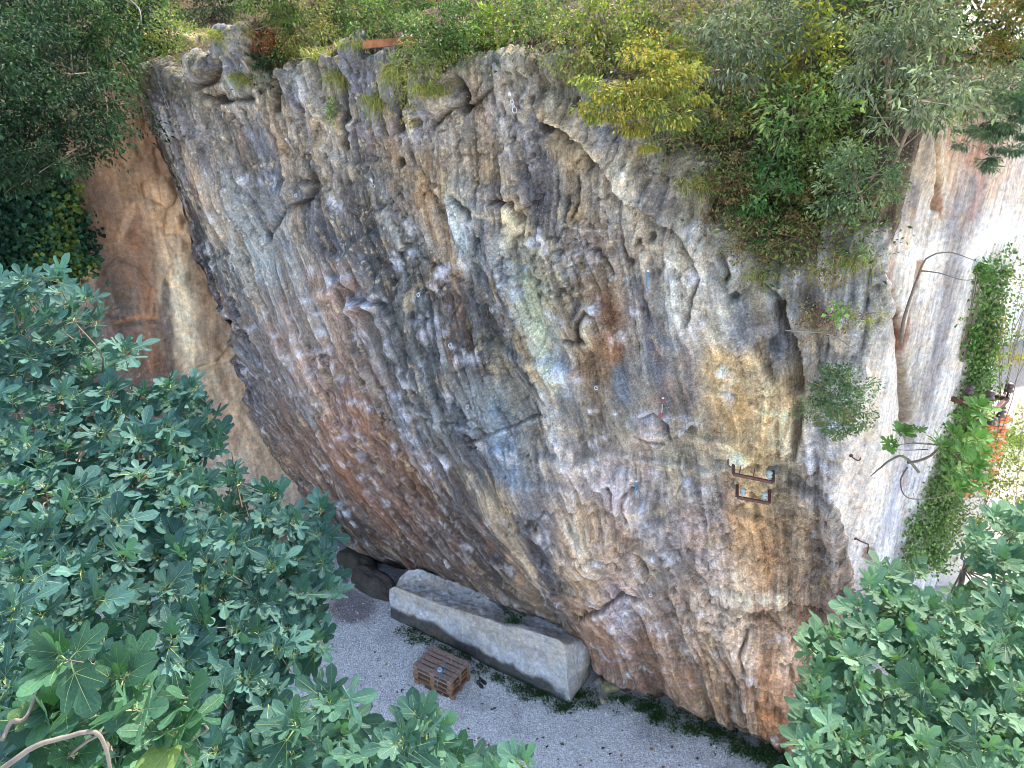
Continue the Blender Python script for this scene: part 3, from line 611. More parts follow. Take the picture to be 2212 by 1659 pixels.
CHALK = [(470,470,10),(545,710,8),(600,720,8),(715,605,14),(735,600,10),(780,650,12),(805,655,10),(690,720,7),(650,850,8),(760,870,9),(775,875,7),(800,880,8),(820,885,8),(860,580,9),(905,690,8),(950,690,10),(975,715,8),(1038,770,10),(880,940,8),(850,970,8),(745,935,8),(810,700,7),(1120,628,12),(1110,672,12),(1090,610,9),(1080,590,9),(1200,800,18),(1180,775,12),(1400,895,12),(1370,900,10),(1300,950,10),(1340,1010,8),(1290,1000,9),(1270,1030,9),(1380,1060,10),(1310,1045,8),(1390,1090,10),(1440,905,9),(740,1080,9),(755,1100,8),(840,1080,7),(720,960,8),(690,870,7),(660,760,8),(640,730,8),(990,1190,7),(1010,1200,8),(1060,1120,6),(1410,1200,8),(1320,1225,7),(1280,1210,7),(1300,1195,8),(1345,1320,10),(1360,1290,8),(1330,1340,8),(1370,1350,8),(1390,1310,9),(1420,1340,7),(1310,1300,8),(1290,1390,6),(1340,1420,7),(1360,1450,6),(1300,1440,6),(1575,850,9),(1560,800,10),(1480,1040,12),(1510,1060,8),(1540,1210,9),(1385,1150,8),(1395,1130,8),(890,545,9),(820,640,6),(870,900,6),(990,745,7),(1320,600,8),(1360,600,6),(1390,660,6),(1600,1065,8),(1330,890,7),(1280,880,8),(620,600,6),(580,610,6),(550,395,9),(655,655,8),(1130,580,7),(1250,820,8),(780,980,7),(930,1000,7),(960,990,8),(700,1010,7),(790,1020,6),(820,1050,7),(860,850,6),(730,820,6),(700,760,7),(680,680,7)]
make_crag()

# ------------------------------------------------------------------ curtains: vertical rock faces along a ground line
def curtain(name, line, z1, ds, dz, relief, pts, strk, mat, label, hill=26, steep=.34, cw=None, sm=False, shift=1):
    L = [0]
    for a, b in zip(line[:-1], line[1:]): L.append(L[-1] + math.hypot(b[0] - a[0], b[1] - a[1]))
    s1 = np.arange(0, L[-1], ds); b = np.concatenate([np.arange(-.3, z1, dz), z1 + np.cumsum(np.linspace(.05, .9, hill))])
    A, B = np.meshgrid(s1, b)
    X = np.interp(A, L, [p[0] for p in line]); Y = np.interp(A, L, [p[1] for p in line])
    tx = np.interp(A + .25, L, [p[0] for p in line]) - np.interp(A - .25, L, [p[0] for p in line]); ty = np.interp(A + .25, L, [p[1] for p in line]) - np.interp(A - .25, L, [p[1] for p in line])
    l = np.hypot(tx, ty) + 1e-9; nx, ny = ty / l, -tx / l          # towards the viewer
    e1 = np.maximum(0, B - z1); z = np.minimum(B, z1)
    P0 = np.stack([X, Y, z], -1); xd, yd = proj(P0)
    h, extra = relief(A, B, xd, yd)
    hl = sstep(.2, 1, e1)
    h = h * (1 - .6 * hl)
    P = np.stack([X + nx * (h - e1 * .95), Y + ny * (h - e1 * .95), z + e1 * steep], -1)
    c = shepard(xd, yd, pts, soft=18, warp=10)
    c = strokes(c, xd, yd, strk, A, B)
    c = desat(c, .8)
    if name == 'left_cliff': c = c * np.array([1.3, 1.32, 1.34])
    c = extra(c, A, B, xd, yd)
    soil = lin((84, 68, 50)) * np.exp(.5 * fbm(A * 3, B * 3, 4, 291))[..., None]
    c += sstep(-.1, .3, e1 - .12 + .3 * fbm(A * 2, B * 2, 3, 295))[..., None] * (soil - c) * (B > z1 - .5)[..., None]
    c = np.clip(c, .01, .88)
    me = np_mesh(name, P.reshape(-1, 3), grid_faces(*A.shape), mat, c.reshape(-1, 3), np.stack([A, B], -1).reshape(-1, 2))
    o = link(name, me); tag(o, label, 'cliff', kind='structure'); SURF.append(P[::4, ::4])
    return o
def rel_left(A, B, xd, yd):
    h = .35 * fbm(A * .35, B * .3, 3, 401) + .10 * fbm(A * 1.4, B * .8, 5, 411, .55) + .03 * fbm(A * 6, B * 4, 4, 421)
    w1, c1, w2 = worley(A * 2.2, B * 1.6, 431); rough = sstep(560, 470, yd) + .8 * np.exp(-((xd - 380) / 40) ** 2) * (yd < 620)
    h += rough * (.16 * np.clip(1 - w1 * 1.3, 0, 1) + .1 * (c1 - .5))
    for poly, g in (([(225,590),(255,560),(300,575),(330,620),(320,680),(280,690),(225,680),(205,650)],.12),([(430,800),(470,790),(505,750)],.15),([(330,690),(250,700)],.12),([(520,900),(560,960)],.05),([(340,600),(335,690)],.08)):
        d, sd_, par = pdist(xd, yd, poly); h -= g * np.exp(-(d / 5) ** 2)
    h -= .3 * np.exp(-(((xd - 265) / 55) ** 2 + ((yd - 630) / 60) ** 2) ** 2)
    h += .08 * np.exp(-((xd - 300) / 80) ** 2 - ((yd - 705) / 20) ** 2)
    def ex(c, A, B, xd, yd):
        st = fbm(A * 3, B * .25, 4, 441, .6); c = c * np.exp(.4 * st + .22 * fbm(A * 2, B * 2, 5, 443, .6))[..., None]
        sp = sstep(.35, .5, fbm(A * 9, B * 9, 4, 447, .7)) * sstep(600, 700, yd); c += (sp * .4)[..., None] * (lin((190, 175, 165)) - c)
        ru = sstep(.2, .5, fbm(A * 1.1, B * .6, 4, 449)); c += (ru * .15)[..., None] * (lin((142, 100, 66)) - c)
        return c
    return h, ex
curtain('left_cliff', [(-26, 9.6), (-16, 15.3), (-10, 18.7), (-5.9, 21.1), (-2, 23.4)], 15.6, .04, .04, rel_left, LEFTPTS, LSTROKES, M_LEFT, 'smooth brown and buff rock wall recessed left of the overhanging crag')

WL = [(4.6, 16.6), (6.6, 15.75), (9.0, 16.2), (11.2, 16.75), (11.75, 16.95), (13.0, 17.6), (13.4, 18.2), (14.6, 22.5), (16.5, 28.5), (22, 36), (34, 44), (60, 52)]
def rel_white(A, B, xd, yd):
    h = .3 * fbm(A * .3, B * .12, 3, 501) + .14 * (rid(A * .9, B * .07, 3, 511) - .5) + .05 * (rid(A * 3.2, B * .3, 4, 521) - .5) + .05 * fbm(A * 2.5, B * 1.2, 5, 531, .6) + .015 * fbm(A * 12, B * 5, 3, 541)
    near = sstep(26, 18, A)
    for poly, g, w_ in (([(1870,550),(1893,610),(1920,645),(1930,700),(1940,790),(1952,850),(1958,920),(1965,960)],.5,9),([(2010,280),(2018,360),(2022,450)],.25,6),([(1985,560),(1970,640),(1948,740)],.12,3),([(1955,990),(1958,1050)],.1,3),([(1900,1010),(1915,1040)],.06,3)):
        d, sd_, par = pdist(xd + 4 * fbm(A * 3, B * 3, 3, 551), yd, poly); h -= g * np.exp(-(d / w_) ** 2) * near
    h += .3 * near * np.exp(-((xd - 1880) / 40) ** 2) * sstep(560, 700, yd)
    h += .25 * np.exp(-((xd - 2010) / 30) ** 2 - ((yd - 350) / 80) ** 2) * near
    def ex(c, A, B, xd, yd):
        st = fbm(A * 3.2, B * .16, 5, 561, .6); st2 = fbm(A * 11, B * .5, 4, 567, .65); sp = fbm(A * 14, B * 7, 4, 571, .7)
        g = sstep(.02, .4, st + .35 * st2 + .3 * sp) * .75
        c = c + (g * .5)[..., None] * (lin((140, 137, 137)) - c)
        g2 = sstep(.2, .5, sp + .4 * st); c = c + (g2 * .35)[..., None] * (lin((92, 88, 92)) - c)
        c *= np.exp(.1 * fbm(A * 2, B * 1, 4, 577))[..., None]
        o_ = sstep(.35, .55, fbm(A * 1.1, B * .35, 4, 579)); c += (o_ * .35)[..., None] * (lin((206, 176, 134)) - c)
        return c * np.array([1.1, 1.06, 1.0])
    return h, ex
curtain('white_cliff', WL, 14.4, .04, .04, rel_white, WHITEPTS, WSTROKES, M_WHITE, 'pale white rock wall with grey streaks right of the overhanging crag', hill=30)

# ------------------------------------------------------------------ ground
def ground_axis(lo, hi, step, far):
    mid = np.arange(lo, hi, step); g = []; d = step
    x = hi
    while x < far: d *= 1.22; x += d; g.append(x)
    g2 = []; d = step; x = lo
    while x > -far: d *= 1.22; x -= d; g2.append(x)
    return np.concatenate([g2[::-1], mid, g])
gx = ground_axis(-9, 13, .06, 600); gy = ground_axis(9, 22, .06, 600)
GX, GY = np.meshgrid(gx, gy)
Sb = GX * E2[0] + GY * E2[1]; Db = GX * NB[0] + GY * NB[1]
def gz(x, y):
    s = x * E2[0] + y * E2[1]; d = x * NB[0] + y * NB[1]
    near = sstep(22, 14, np.hypot(x, y - 14)) if isinstance(x, np.ndarray) else 1
    return (.05 * fbm(x * .35, y * .35, 3, 601) + .02 * fbm(x * 1.6, y * 1.6, 3, 603)) + .10 * sstep(1.0, 0, (13.0 - d)) * 1.0
GZ = gz(GX, GY) + .012 * fbm(GX * 6, GY * 6, 3, 605)
P = np.stack([GX, GY, GZ], -1); xd, yd = proj(P)
behind = GY < 2
cg = np.zeros(GX.shape + (3,)) + lin((232, 230, 230))
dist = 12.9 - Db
cg *= np.exp(.3 * fbm(GX * .9, GY * .9, 6, 611, .6))[..., None]
def blend(c, a, col): return c + a[..., None] * (lin(col) - c)
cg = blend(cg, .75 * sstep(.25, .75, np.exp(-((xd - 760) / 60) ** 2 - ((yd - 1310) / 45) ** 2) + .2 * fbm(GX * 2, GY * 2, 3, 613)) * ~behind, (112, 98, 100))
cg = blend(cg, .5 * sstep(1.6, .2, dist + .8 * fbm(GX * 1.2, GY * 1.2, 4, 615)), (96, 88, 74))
cg = blend(cg, .5 * sstep(.15, .5, fbm(GX * .6, GY * .6, 4, 617)) * sstep(1400, 1550, yd) * sstep(900, 650, xd) * ~behind, (150, 140, 142))
cg = blend(cg, .28 * sstep(.1, .5, fbm(GX * .9 + 4, GY * .9, 4, 619)), (150, 150, 158))
far = sstep(16, 20, GX) * (GY > 10)
cg = blend(cg, far * .85, (168, 162, 156))
def gravel_material():
    m, t, b, out = nodes('gravel')
    a = N(t, 'ShaderNodeVertexColor', layer_name='Col'); tc = N(t, 'ShaderNodeTexCoord')
    v = N(t, 'ShaderNodeTexVoronoi', i_Scale=34.0); t.links.new(tc.outputs['Object'], v.inputs['Vector'])
    v2 = N(t, 'ShaderNodeTexVoronoi', i_Scale=62.0); t.links.new(tc.outputs['Object'], v2.inputs['Vector'])
    n = N(t, 'ShaderNodeTexNoise', i_Scale=11.0, i_Detail=8.0, i_Roughness=.75); t.links.new(tc.outputs['Object'], n.inputs['Vector'])
    sx = N(t, 'ShaderNodeSeparateColor'); t.links.new(v.outputs['Color'], sx.inputs[0])
    c = mix(t, 'MULTIPLY', 1.0, a.outputs['Color'], ramp(t, sx.outputs[0], [(0, .85), (.5, 1.05), (1, 1.3)]))
    c = mix(t, 'MULTIPLY', .9, c, ramp(t, v.outputs['Distance'], [(.25, 1.1), (.7, .78)]))
    sx2 = N(t, 'ShaderNodeSeparateColor'); t.links.new(v2.outputs['Color'], sx2.inputs[0])
    c = mix(t, 'MULTIPLY', .8, c, ramp(t, sx2.outputs[1], [(0, .7), (.6, 1.0), (1, 1.3)]))
    c = mix(t, 'MULTIPLY', .8, c, ramp(t, n.outputs['Fac'], [(.32, .65), (.5, 1.0), (.68, 1.3)]))
    t.links.new(c, b.inputs['Base Color']); b.inputs['Roughness'].default_value = .95; b.inputs['Specular IOR Level'].default_value = .2
    h = mth(t, 'ADD', mth(t, 'MULTIPLY', v.outputs['Distance'], -.03), mth(t, 'MULTIPLY', n.outputs['Fac'], .04))
    bp = N(t, 'ShaderNodeBump', i_Strength=1.0, i_Distance=1.0); t.links.new(h, bp.inputs['Height']); t.links.new(bp.outputs[0], b.inputs['Normal'])
    return m
M_GRAVEL = gravel_material()
M_PEBBLE = plain('pebble', (176, 176, 182), .9, var=.35, scale=30, bump=0)
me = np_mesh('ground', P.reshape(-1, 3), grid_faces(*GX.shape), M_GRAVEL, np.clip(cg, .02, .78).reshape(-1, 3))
tag(link('ground', me), 'pale grey gravel floor at the foot of the crag', 'ground', kind='structure')
SURF.append(P[::3, ::3])

# ray lookups against the real surfaces
vv, ff, off = [], [], 0
for Q in SURF:
    nr, nc = Q.shape[:2]; vv.append(Q.reshape(-1, 3)); ff.append(grid_faces(nr, nc) + off); off += nr * nc
BV = BVHTree.FromPolygons(np.concatenate(vv).tolist(), np.concatenate(ff).tolist())
OR = Vector((0, 0, CAM_H))
def hit(xd, yd, default=20.0):
    r = ray(xd, yd); L = float(np.linalg.norm(r)); q = BV.ray_cast(OR, Vector(tuple(r)))
    if q[0] is None: return at(xd, yd, default), Vector((0, -1, .2)).normalized(), default
    n = q[1]
    if n.dot(Vector(tuple(r))) > 0: n = -n
    return np.array(q[0]), n, q[3] / L

# ------------------------------------------------------------------ the cut stone block, boulders, pallets, shoes
def block(name, base4, top4, mat, label, cat, colf, amp=.03, seed=0, n=46, group=None):
    """six displaced faces between a ground quad and a top quad; corners: front-left, front-right, back-right, back-left"""
    b = [np.array(p, float) for p in base4]; t_ = [np.array(p, float) for p in top4]
    V, Fc, C, off = [], [], [], 0
    cen = sum(b + t_) / 8
    for q in ((b[0], b[1], t_[1], t_[0]), (b[1], b[2], t_[2], t_[1]), (b[2], b[3], t_[3], t_[2]), (b[3], b[0], t_[0], t_[3]), (t_[0], t_[1], t_[2], t_[3])):
        l1 = np.linalg.norm(q[1] - q[0]); l2 = np.linalg.norm(q[3] - q[0]); nu = max(6, int(l1 * n / 2)); nv = max(6, int(l2 * n / 2))
        u, v = np.meshgrid(np.linspace(0, 1, nu), np.linspace(0, 1, nv)); u = u[..., None]; v = v[..., None]
        Q = q[0] * (1 - u) * (1 - v) + q[1] * u * (1 - v) + q[2] * u * v + q[3] * (1 - u) * v
        V.append(Q.reshape(-1, 3)); Fc.append(grid_faces(nv, nu) + off); off += nu * nv
    V = np.concatenate(V); Fc = np.concatenate(Fc)
    d = V - cen
    e = E2
    s = V[:, 0] * e[0] + V[:, 1] * e[1]; k = V[:, 0] * NB[0] + V[:, 1] * NB[1]; z = V[:, 2]
    # same displacement for equal positions so edges stay closed
    dx = amp * fbm(s * 1.7 + z * .6, k * 1.9 + z, 4, seed + 1); dy = amp * fbm(s * 1.5 - z, k * 2.1 + z * .7, 4, seed + 2); dz = amp * 1.2 * fbm(s * 2.1, k * 2.3 + z * .5, 4, seed + 3)
    rel = sstep(.0, .35, z)
    V2 = V + np.stack([dx, dy, dz * rel], -1)
    # knock the arrises back
    l_ = (V - cen); ext = np.abs(l_).max(0)
    c = colf(V, s, k, z)
    me = np_mesh(name, V2, Fc, mat, np.clip(c, .01, .7), np.stack([s, z], -1))
    o = link(name, me); tag(o, label, cat, group); return o
def zg(x, y): return float(gz(np.array([x]), np.array([y]))[0])
BL0, BL1 = np.array([-3.55, 16.35]), np.array([1.45, 13.12])
def bcol(V, s, k, z):
    c = np.zeros((len(V), 3)) + lin((184, 183, 184))
    c *= np.exp(.4 * fbm(s * 1.2, z * 3 + k, 5, 701, .6))[:, None]
    u = (V[:, 0] - BL0[0]) / (BL1[0] - BL0[0])
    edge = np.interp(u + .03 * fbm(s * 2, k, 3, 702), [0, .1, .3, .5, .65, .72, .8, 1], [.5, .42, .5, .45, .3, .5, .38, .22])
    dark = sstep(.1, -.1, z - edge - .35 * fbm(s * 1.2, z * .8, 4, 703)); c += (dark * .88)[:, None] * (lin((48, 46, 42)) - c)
    br = sstep(.15, .5, fbm(s * 1.0, z * 1.5 + k * 2, 4, 705)); c += (br * .45)[:, None] * (lin((132, 112, 92)) - c)
    pale = sstep(.2, .5, fbm(s * .8 + 5, z * 1.2, 4, 707)) * (1 - dark); c += (pale * .4)[:, None] * (lin((176, 178, 184)) - c)
    strat = sstep(.3, .6, fbm(s * .7, z * 9, 4, 709)); c += (strat * .25)[:, None] * (lin((112, 104, 98)) - c)
    mossy = sstep(1.3, 1.5, s * 0 + V[:, 0] + .3 * fbm(s * 3, z * 3, 3, 711)) * sstep(1.9, 1.2, V[:, 0] * .3 + z); return c
base4 = [(*BL0, -.15), (*BL1, -.15), (2.2, 13.95, -.15), (-2.75, 17.35, -.15)]
top4 = [(-3.72, 16.42, 1.18), (1.12, 13.2, 1.78), (1.75, 14.15, 1.55), (-2.9, 17.1, 1.42)]
def stone_block():
    b = [np.array(p, float) for p in base4]; n1, n2 = 260, 60
    # one closed sheet: profile round the section, swept along the length
    u = np.linspace(0, 1, n1)
    f_top = np.interp(u, [0, .03, .12, .3, .42, .5, .6, .7, .75, .86, .97, 1], [1.0, 1.16, 1.2, 1.24, 1.36, 1.42, 1.5, 1.52, 1.66, 1.74, 1.82, 1.74])
    b_top = np.interp(u, [0, .05, .2, .4, .47, .6, .72, .8, .9, 1], [1.1, 1.4, 1.42, 1.40, 1.52, 1.3, 1.55, 1.62, 1.55, 1.2])
    width = np.interp(u, [0, .1, .3, .5, .7, .85, 1], [.5, .8, .95, 1.0, 1.1, 1.15, 1.05])
    lean = np.interp(u, [0, 1], [.12, .28])
    f0 = BL0[None] + (BL1 - BL0)[None] * u[:, None]
    e = (BL1 - BL0) / np.linalg.norm(BL1 - BL0); nb = np.array([-e[1], e[0]]);
    rows = []
    for v in np.linspace(0, 1, 34):      # front face
        p = f0 - e[None] * (v * lean * (u ** 2))[:, None] + nb[None] * (.06 * v); rows.append(np.c_[p, -.15 + v * (f_top + .15)])
    for v in np.linspace(.03, 1, 28):    # worn top, dished
        p = f0 - e[None] * (lean * (u ** 2) * (1 - v * .5))[:, None] + nb[None] * (.06 + v * (width - .06))[:, None]
        sag = -.10 * math.sin(math.pi * v); rows.append(np.c_[p, f_top * (1 - v) + b_top * v + sag])
    for v in np.linspace(.05, 1, 14):
        p = f0 + nb[None] * (width)[:, None]; rows.append(np.c_[p, b_top * (1 - v) - .15 * v])
    for v in np.linspace(.1, 1, 8):
        p = f0 + nb[None] * (width * (1 - v))[:, None]; rows.append(np.c_[p, np.full(n1, -.16)])
    Pm = np.array(rows)
    # close the ends: pinch the end columns to the section's middle over a few columns
    for side in (0, -1):
        endc = Pm[:, side].copy(); mid = endc.mean(0); cols = []
        for q in np.linspace(.12, .995, 14): cols.append(endc + (mid - endc) * q)
        cols = np.array(cols).transpose(1, 0, 2)
        Pm = np.concatenate([cols[:, ::-1], Pm], 1) if side == 0 else np.concatenate([Pm, cols], 1)
    s = Pm[..., 0] * e[0] + Pm[..., 1] * e[1]; k = Pm[..., 0] * nb[0] + Pm[..., 1] * nb[1]; z = Pm[..., 2]
    top = sstep(.75, 1.2, z - 0 * s) * sstep(k.min() + .03, k.min() + .15, k)
    disp = .05 * fbm(s * 1.3, z * 1.5 + k, 5, 721, .6) + top * (.09 * fbm(s * 2.2, k * 3, 5, 723, .6) + .03 * rid(s * 7, k * 3, 3, 725))
    Pm[..., 2] += disp * top + .01 * fbm(s * 8, k * 8, 2, 727); Pm[..., 0] -= nb[0] * disp * (1 - top) * .7; Pm[..., 1] -= nb[1] * disp * (1 - top) * .7
    Pm[..., 0] += e[0] * .05 * fbm(k * 3, z * 3, 4, 729); Pm[..., 1] += e[1] * .05 * fbm(k * 3, z * 3, 4, 729)
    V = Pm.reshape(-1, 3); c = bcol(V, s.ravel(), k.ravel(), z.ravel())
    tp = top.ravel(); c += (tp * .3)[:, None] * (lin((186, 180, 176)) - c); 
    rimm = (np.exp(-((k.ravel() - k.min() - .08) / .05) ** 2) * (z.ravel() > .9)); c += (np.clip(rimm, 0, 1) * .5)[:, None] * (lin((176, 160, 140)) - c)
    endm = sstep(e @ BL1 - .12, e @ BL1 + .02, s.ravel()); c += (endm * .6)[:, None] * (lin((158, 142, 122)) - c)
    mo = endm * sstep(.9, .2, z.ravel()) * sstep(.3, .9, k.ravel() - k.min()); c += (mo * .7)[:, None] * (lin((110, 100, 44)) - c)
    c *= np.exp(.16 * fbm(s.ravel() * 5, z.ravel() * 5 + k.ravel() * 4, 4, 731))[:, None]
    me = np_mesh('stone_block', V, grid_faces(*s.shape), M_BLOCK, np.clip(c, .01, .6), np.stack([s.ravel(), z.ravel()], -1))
    o = link('stone_block', me); tag(o, 'long grey cut stone block lying along the foot of the crag', 'stone block')
stone_block()

def boulder(name, c, size, rz, label, col, seed, cat='rock', group=None):
    u, v = np.meshgrid(np.linspace(0, 2 * math.pi, 40), np.linspace(0, math.pi, 22))
    d = np.stack([np.cos(u) * np.sin(v), np.sin(u) * np.sin(v), np.cos(v)], -1)
    d = np.sign(d) * np.abs(d) ** .75
    n_ = 1 + .22 * fbm(d[..., 0] * 1.5 + d[..., 2] + seed, d[..., 1] * 1.5 - d[..., 2] * .6, 4, seed)
    n_[:, -1] = n_[:, 0]; n_[0] = n_[0].mean(); n_[-1] = n_[-1].mean()
    Q = d * n_[..., None] * np.array(size) / 2
    ca, sa = math.cos(rz), math.sin(rz)
    Q = np.stack([Q[..., 0] * ca - Q[..., 1] * sa, Q[..., 0] * sa + Q[..., 1] * ca, Q[..., 2]], -1)
    cc = lin(col) * np.exp(.35 * fbm(Q[..., 0] * 3, Q[..., 1] * 3 + Q[..., 2] * 2, 4, seed + 5))[..., None]
    me = np_mesh(name, Q.reshape(-1, 3), grid_faces(*u.shape), M_BLOCK, np.clip(cc, .01, .6).reshape(-1, 3), np.stack([Q[..., 0], Q[..., 2]], -1).reshape(-1, 2))
    o = link(name, me); o.location = c; tag(o, label, cat, group); return o
g = ground(795, 1290); boulder('boulder', (g[0] + .1, g[1] + .35, .2), (1.7, .7, .95), -.62, 'dark boulder just left of the long stone block', (74, 68, 64), 3)  # dark grey-brown stone
g = ground(765, 1240); boulder('boulder', (g[0], g[1] + .4, .1), (1.6, .8, .8), -.7, 'low dark rock in the shadowed corner under the crag', (78, 72, 62), 9)
g = ground(1322, 1497); boulder('boulder', (g[0], g[1] + .1, .1), (.55, .4, .42), .3, 'mossy pale rock by the right end of the stone block', (132, 124, 96), 14)
for i, (x, y, r_, lb) in enumerate([(1295,1475,.14,'small round stone beside the right end of the stone block'),(1345,1490,.12,'small stone behind the mossy rock'),(1300,1515,.1,'small white stone in front of the mossy rock'),(1365,1512,.09,'tiny stone at the foot of the crag right of the mossy rock')]):
    g = ground(x, y); boulder('stone', (g[0], g[1], .05), (r_ * 2, r_ * 1.6, r_ * 1.3), i, lb, (150, 140, 124), 20 + i)

def plank_mesh(L, W, H, mat, seed=0):
    m = MB(); random.seed(seed); m.box((0, 0, 0), (L, W, H), jit=.004); return m.mesh('plank', mat)
def make_pallets():
    cx, cy, a0 = PAL
    e = np.array([math.cos(a0), math.sin(a0)]); n_ = np.array([-e[1], e[0]])
    ctr = np.array([cx, cy]) + e * .6 + n_ * .4
    z0 = zg(*ctr) - .01
    labs = ['bottom pallet of the stack on the gravel, slightly askew', 'second pallet up in the stack on the gravel', 'third pallet up in the stack on the gravel', 'top pallet of the stack, carrying the blue strap']
    for lv in range(4):
        mt = M_WOOD if lv == 3 else M_WOOD2
        rz = a0 + [.035, -.012, .008, 0][lv]; off = [(.02, -.015), (-.01, .01), (.008, 0), (0, 0)][lv]
        r = empty('pallet', (ctr[0] + off[0], ctr[1] + off[1], z0 + lv * .1445), (0, 0, rz))
        tag(r, labs[lv], 'pallet', 'wooden pallets stacked on the gravel')
        wide = plank_mesh(1.2, .143, .022, mt, lv); nar = plank_mesh(1.2, .098, .022, mt, lv + 5); strg = plank_mesh(.8, .143, .022, mt, lv + 9)
        botw = plank_mesh(1.2, .098, .022, mt, lv + 12); blk = MB().box((0, 0, 0), (.143, .098, .078), jit=.003).mesh('block', M_WOOD2)
        for y, me_ in ((-.328, wide), (-.165, nar), (0, wide), (.165, nar), (.328, wide)):
            o = link('plank', me_, parent=r); o.location = (random.uniform(-.006, .006), y, .133); o.rotation_euler = (random.uniform(-.01, .01), 0, random.uniform(-.006, .006))
        for x in (-.528, 0, .528):
            o = link('plank', strg, parent=r); o.location = (x, 0, .110); o.rotation_euler = (0, 0, math.pi / 2)
            for y in (-.35, 0, .35):
                b_ = link('block', blk, parent=r); b_.location = (x, y, .0605)
        for y in (-.35, 0, .35):
            o = link('plank', botw, parent=r); o.location = (0, y, .0105)
    zt_ = z0 + 4 * .1445 - .0005
    # tape roll with blue webbing on the top deck
    def on(px, py, dz=0): 
        q = ground(px, py, zt_ + dz); return q
    c = on(1000 / 1.1573 + (825 / 8.296) / 1.1573 , (1580 + 785 / 8.296) / 1.1573, .02)
    r = empty('strap_roll', (c[0], c[1], zt_)); tag(r, 'pale blue roll with a loose blue strap on the top pallet', 'strap')
    MB().lathe([(.025, .0), (.062, .0), (.066, .012), (.066, .045), (.062, .052), (.028, .052), (.025, .04)], 18).build('roll', M_TAPE, r, True)
    p = [on(1000 / 1.1573 + (x / 8.296) / 1.1573, (1580 + y / 8.296) / 1.1573, .012) - np.array([c[0], c[1], zt_]) for x, y in ((905, 645), (960, 680), (965, 740), (930, 800), (880, 830), (820, 850))]
    m = MB(); m.tube(p, .008, 5)
    m.build('strap', M_BLUE, r, True)
    p = [on(1000 / 1.1573 + (x / 8.296) / 1.1573, (1580 + y / 8.296) / 1.1573, .012) - np.array([c[0], c[1], zt_]) for x, y in ((870, 830), (820, 850), (812, 900), (814, 960))]
    fr = p[-1]; p += [fr + np.array([e[1] * .06, -e[0] * .06, -.01]), fr + np.array([e[1] * .10, -e[0] * .10, -.09]), fr + np.array([e[1] * .10, -e[0] * .10, -.2])]
    MB().tube(p, .011, 5).build('strap', M_BLUE, r, True)
    q = on(1000 / 1.1573 + (1068 / 8.296) / 1.1573, (1580 + 580 / 8.296) / 1.1573)
    m = MB(); m.add([(0, -.05, 0), (.02, 0, .012), (0, .05, .004), (-.02, 0, .01), (0, -.05, -.004), (.02, 0, .008), (0, .05, 0), (-.02, 0, .006)], [(0, 1, 2, 3), (4, 7, 6, 5)])
    o = m.build('fallen_leaf', M_YLEAF); o.location = (q[0], q[1], zt_ + .006); tag(o, 'small yellow leaf lying on the top pallet', 'leaf')
PAL = (-2.54, 13.9, -.53)
make_pallets()

def shoe(c, rz, label):
    r = empty('climbing_shoe', c, (0, 0, rz)); tag(r, label, 'shoe', 'pair of black climbing shoes on the gravel')
    prof = [(0, .032), (.04, .037), (.1, .03), (.16, .042), (.21, .038), (.245, .02), (.255, .006)]
    V, Fc = [], []
    for z in (0, .012):
        for x, h_ in prof: V += [(x - .12, h_ + .004, z), (x - .12, -h_ - .004, z)]
    n = len(prof)
    for i in range(n - 1):
        a = 2 * i; Fc += [(a, a + 1, a + 3, a + 2), (a + 2 * n, a + 2 + 2 * n, a + 3 + 2 * n, a + 1 + 2 * n), (a, a + 2, a + 2 + 2 * n, a + 2 * n), (a + 1, a + 1 + 2 * n, a + 3 + 2 * n, a + 3)]
    MB().add(V, Fc).build('sole', M_BLACK, r)
    m = MB(); rings = []
    hts = [.075, .085, .075, .055, .04, .028, .018]
    V, Fc = [], []; k = 10
    for (x, h_), ht in zip(prof, hts):
        for j in range(k):
            a = math.pi * j / (k - 1); V.append((x - .12, h_ * math.cos(a), .012 + ht * math.sin(a) ** .7))
    for i in range(n - 1):
        for j in range(k - 1): Fc.append((i * k + j, (i + 1) * k + j, (i + 1) * k + j + 1, i * k + j + 1))
    Fc.append(tuple(range(k)))
    m.add(V, Fc).build('upper', M_BLACK, r, True)
    for x in (.02, .06):
        MB().tube([(x - .1, .037 * math.cos(a), .014 + .078 * math.sin(a)) for a in np.linspace(.2, math.pi - .2, 7)], .006, 4).build('strap', M_STRAP, r)
for (px, py, rz, lb) in ((1000 + 1660 / 8.296, 1580 + 1110 / 8.296, -.9, 'black climbing shoe nearer the camera, right of the pallets'), (1000 + 1715 / 8.296, 1580 + 1035 / 8.296, -.75, 'black climbing shoe nearer the stone block')):
    g = ground(px / 1.1573, py / 1.1573); shoe((g[0], g[1], zg(g[0], g[1]) + .006), rz, lb)

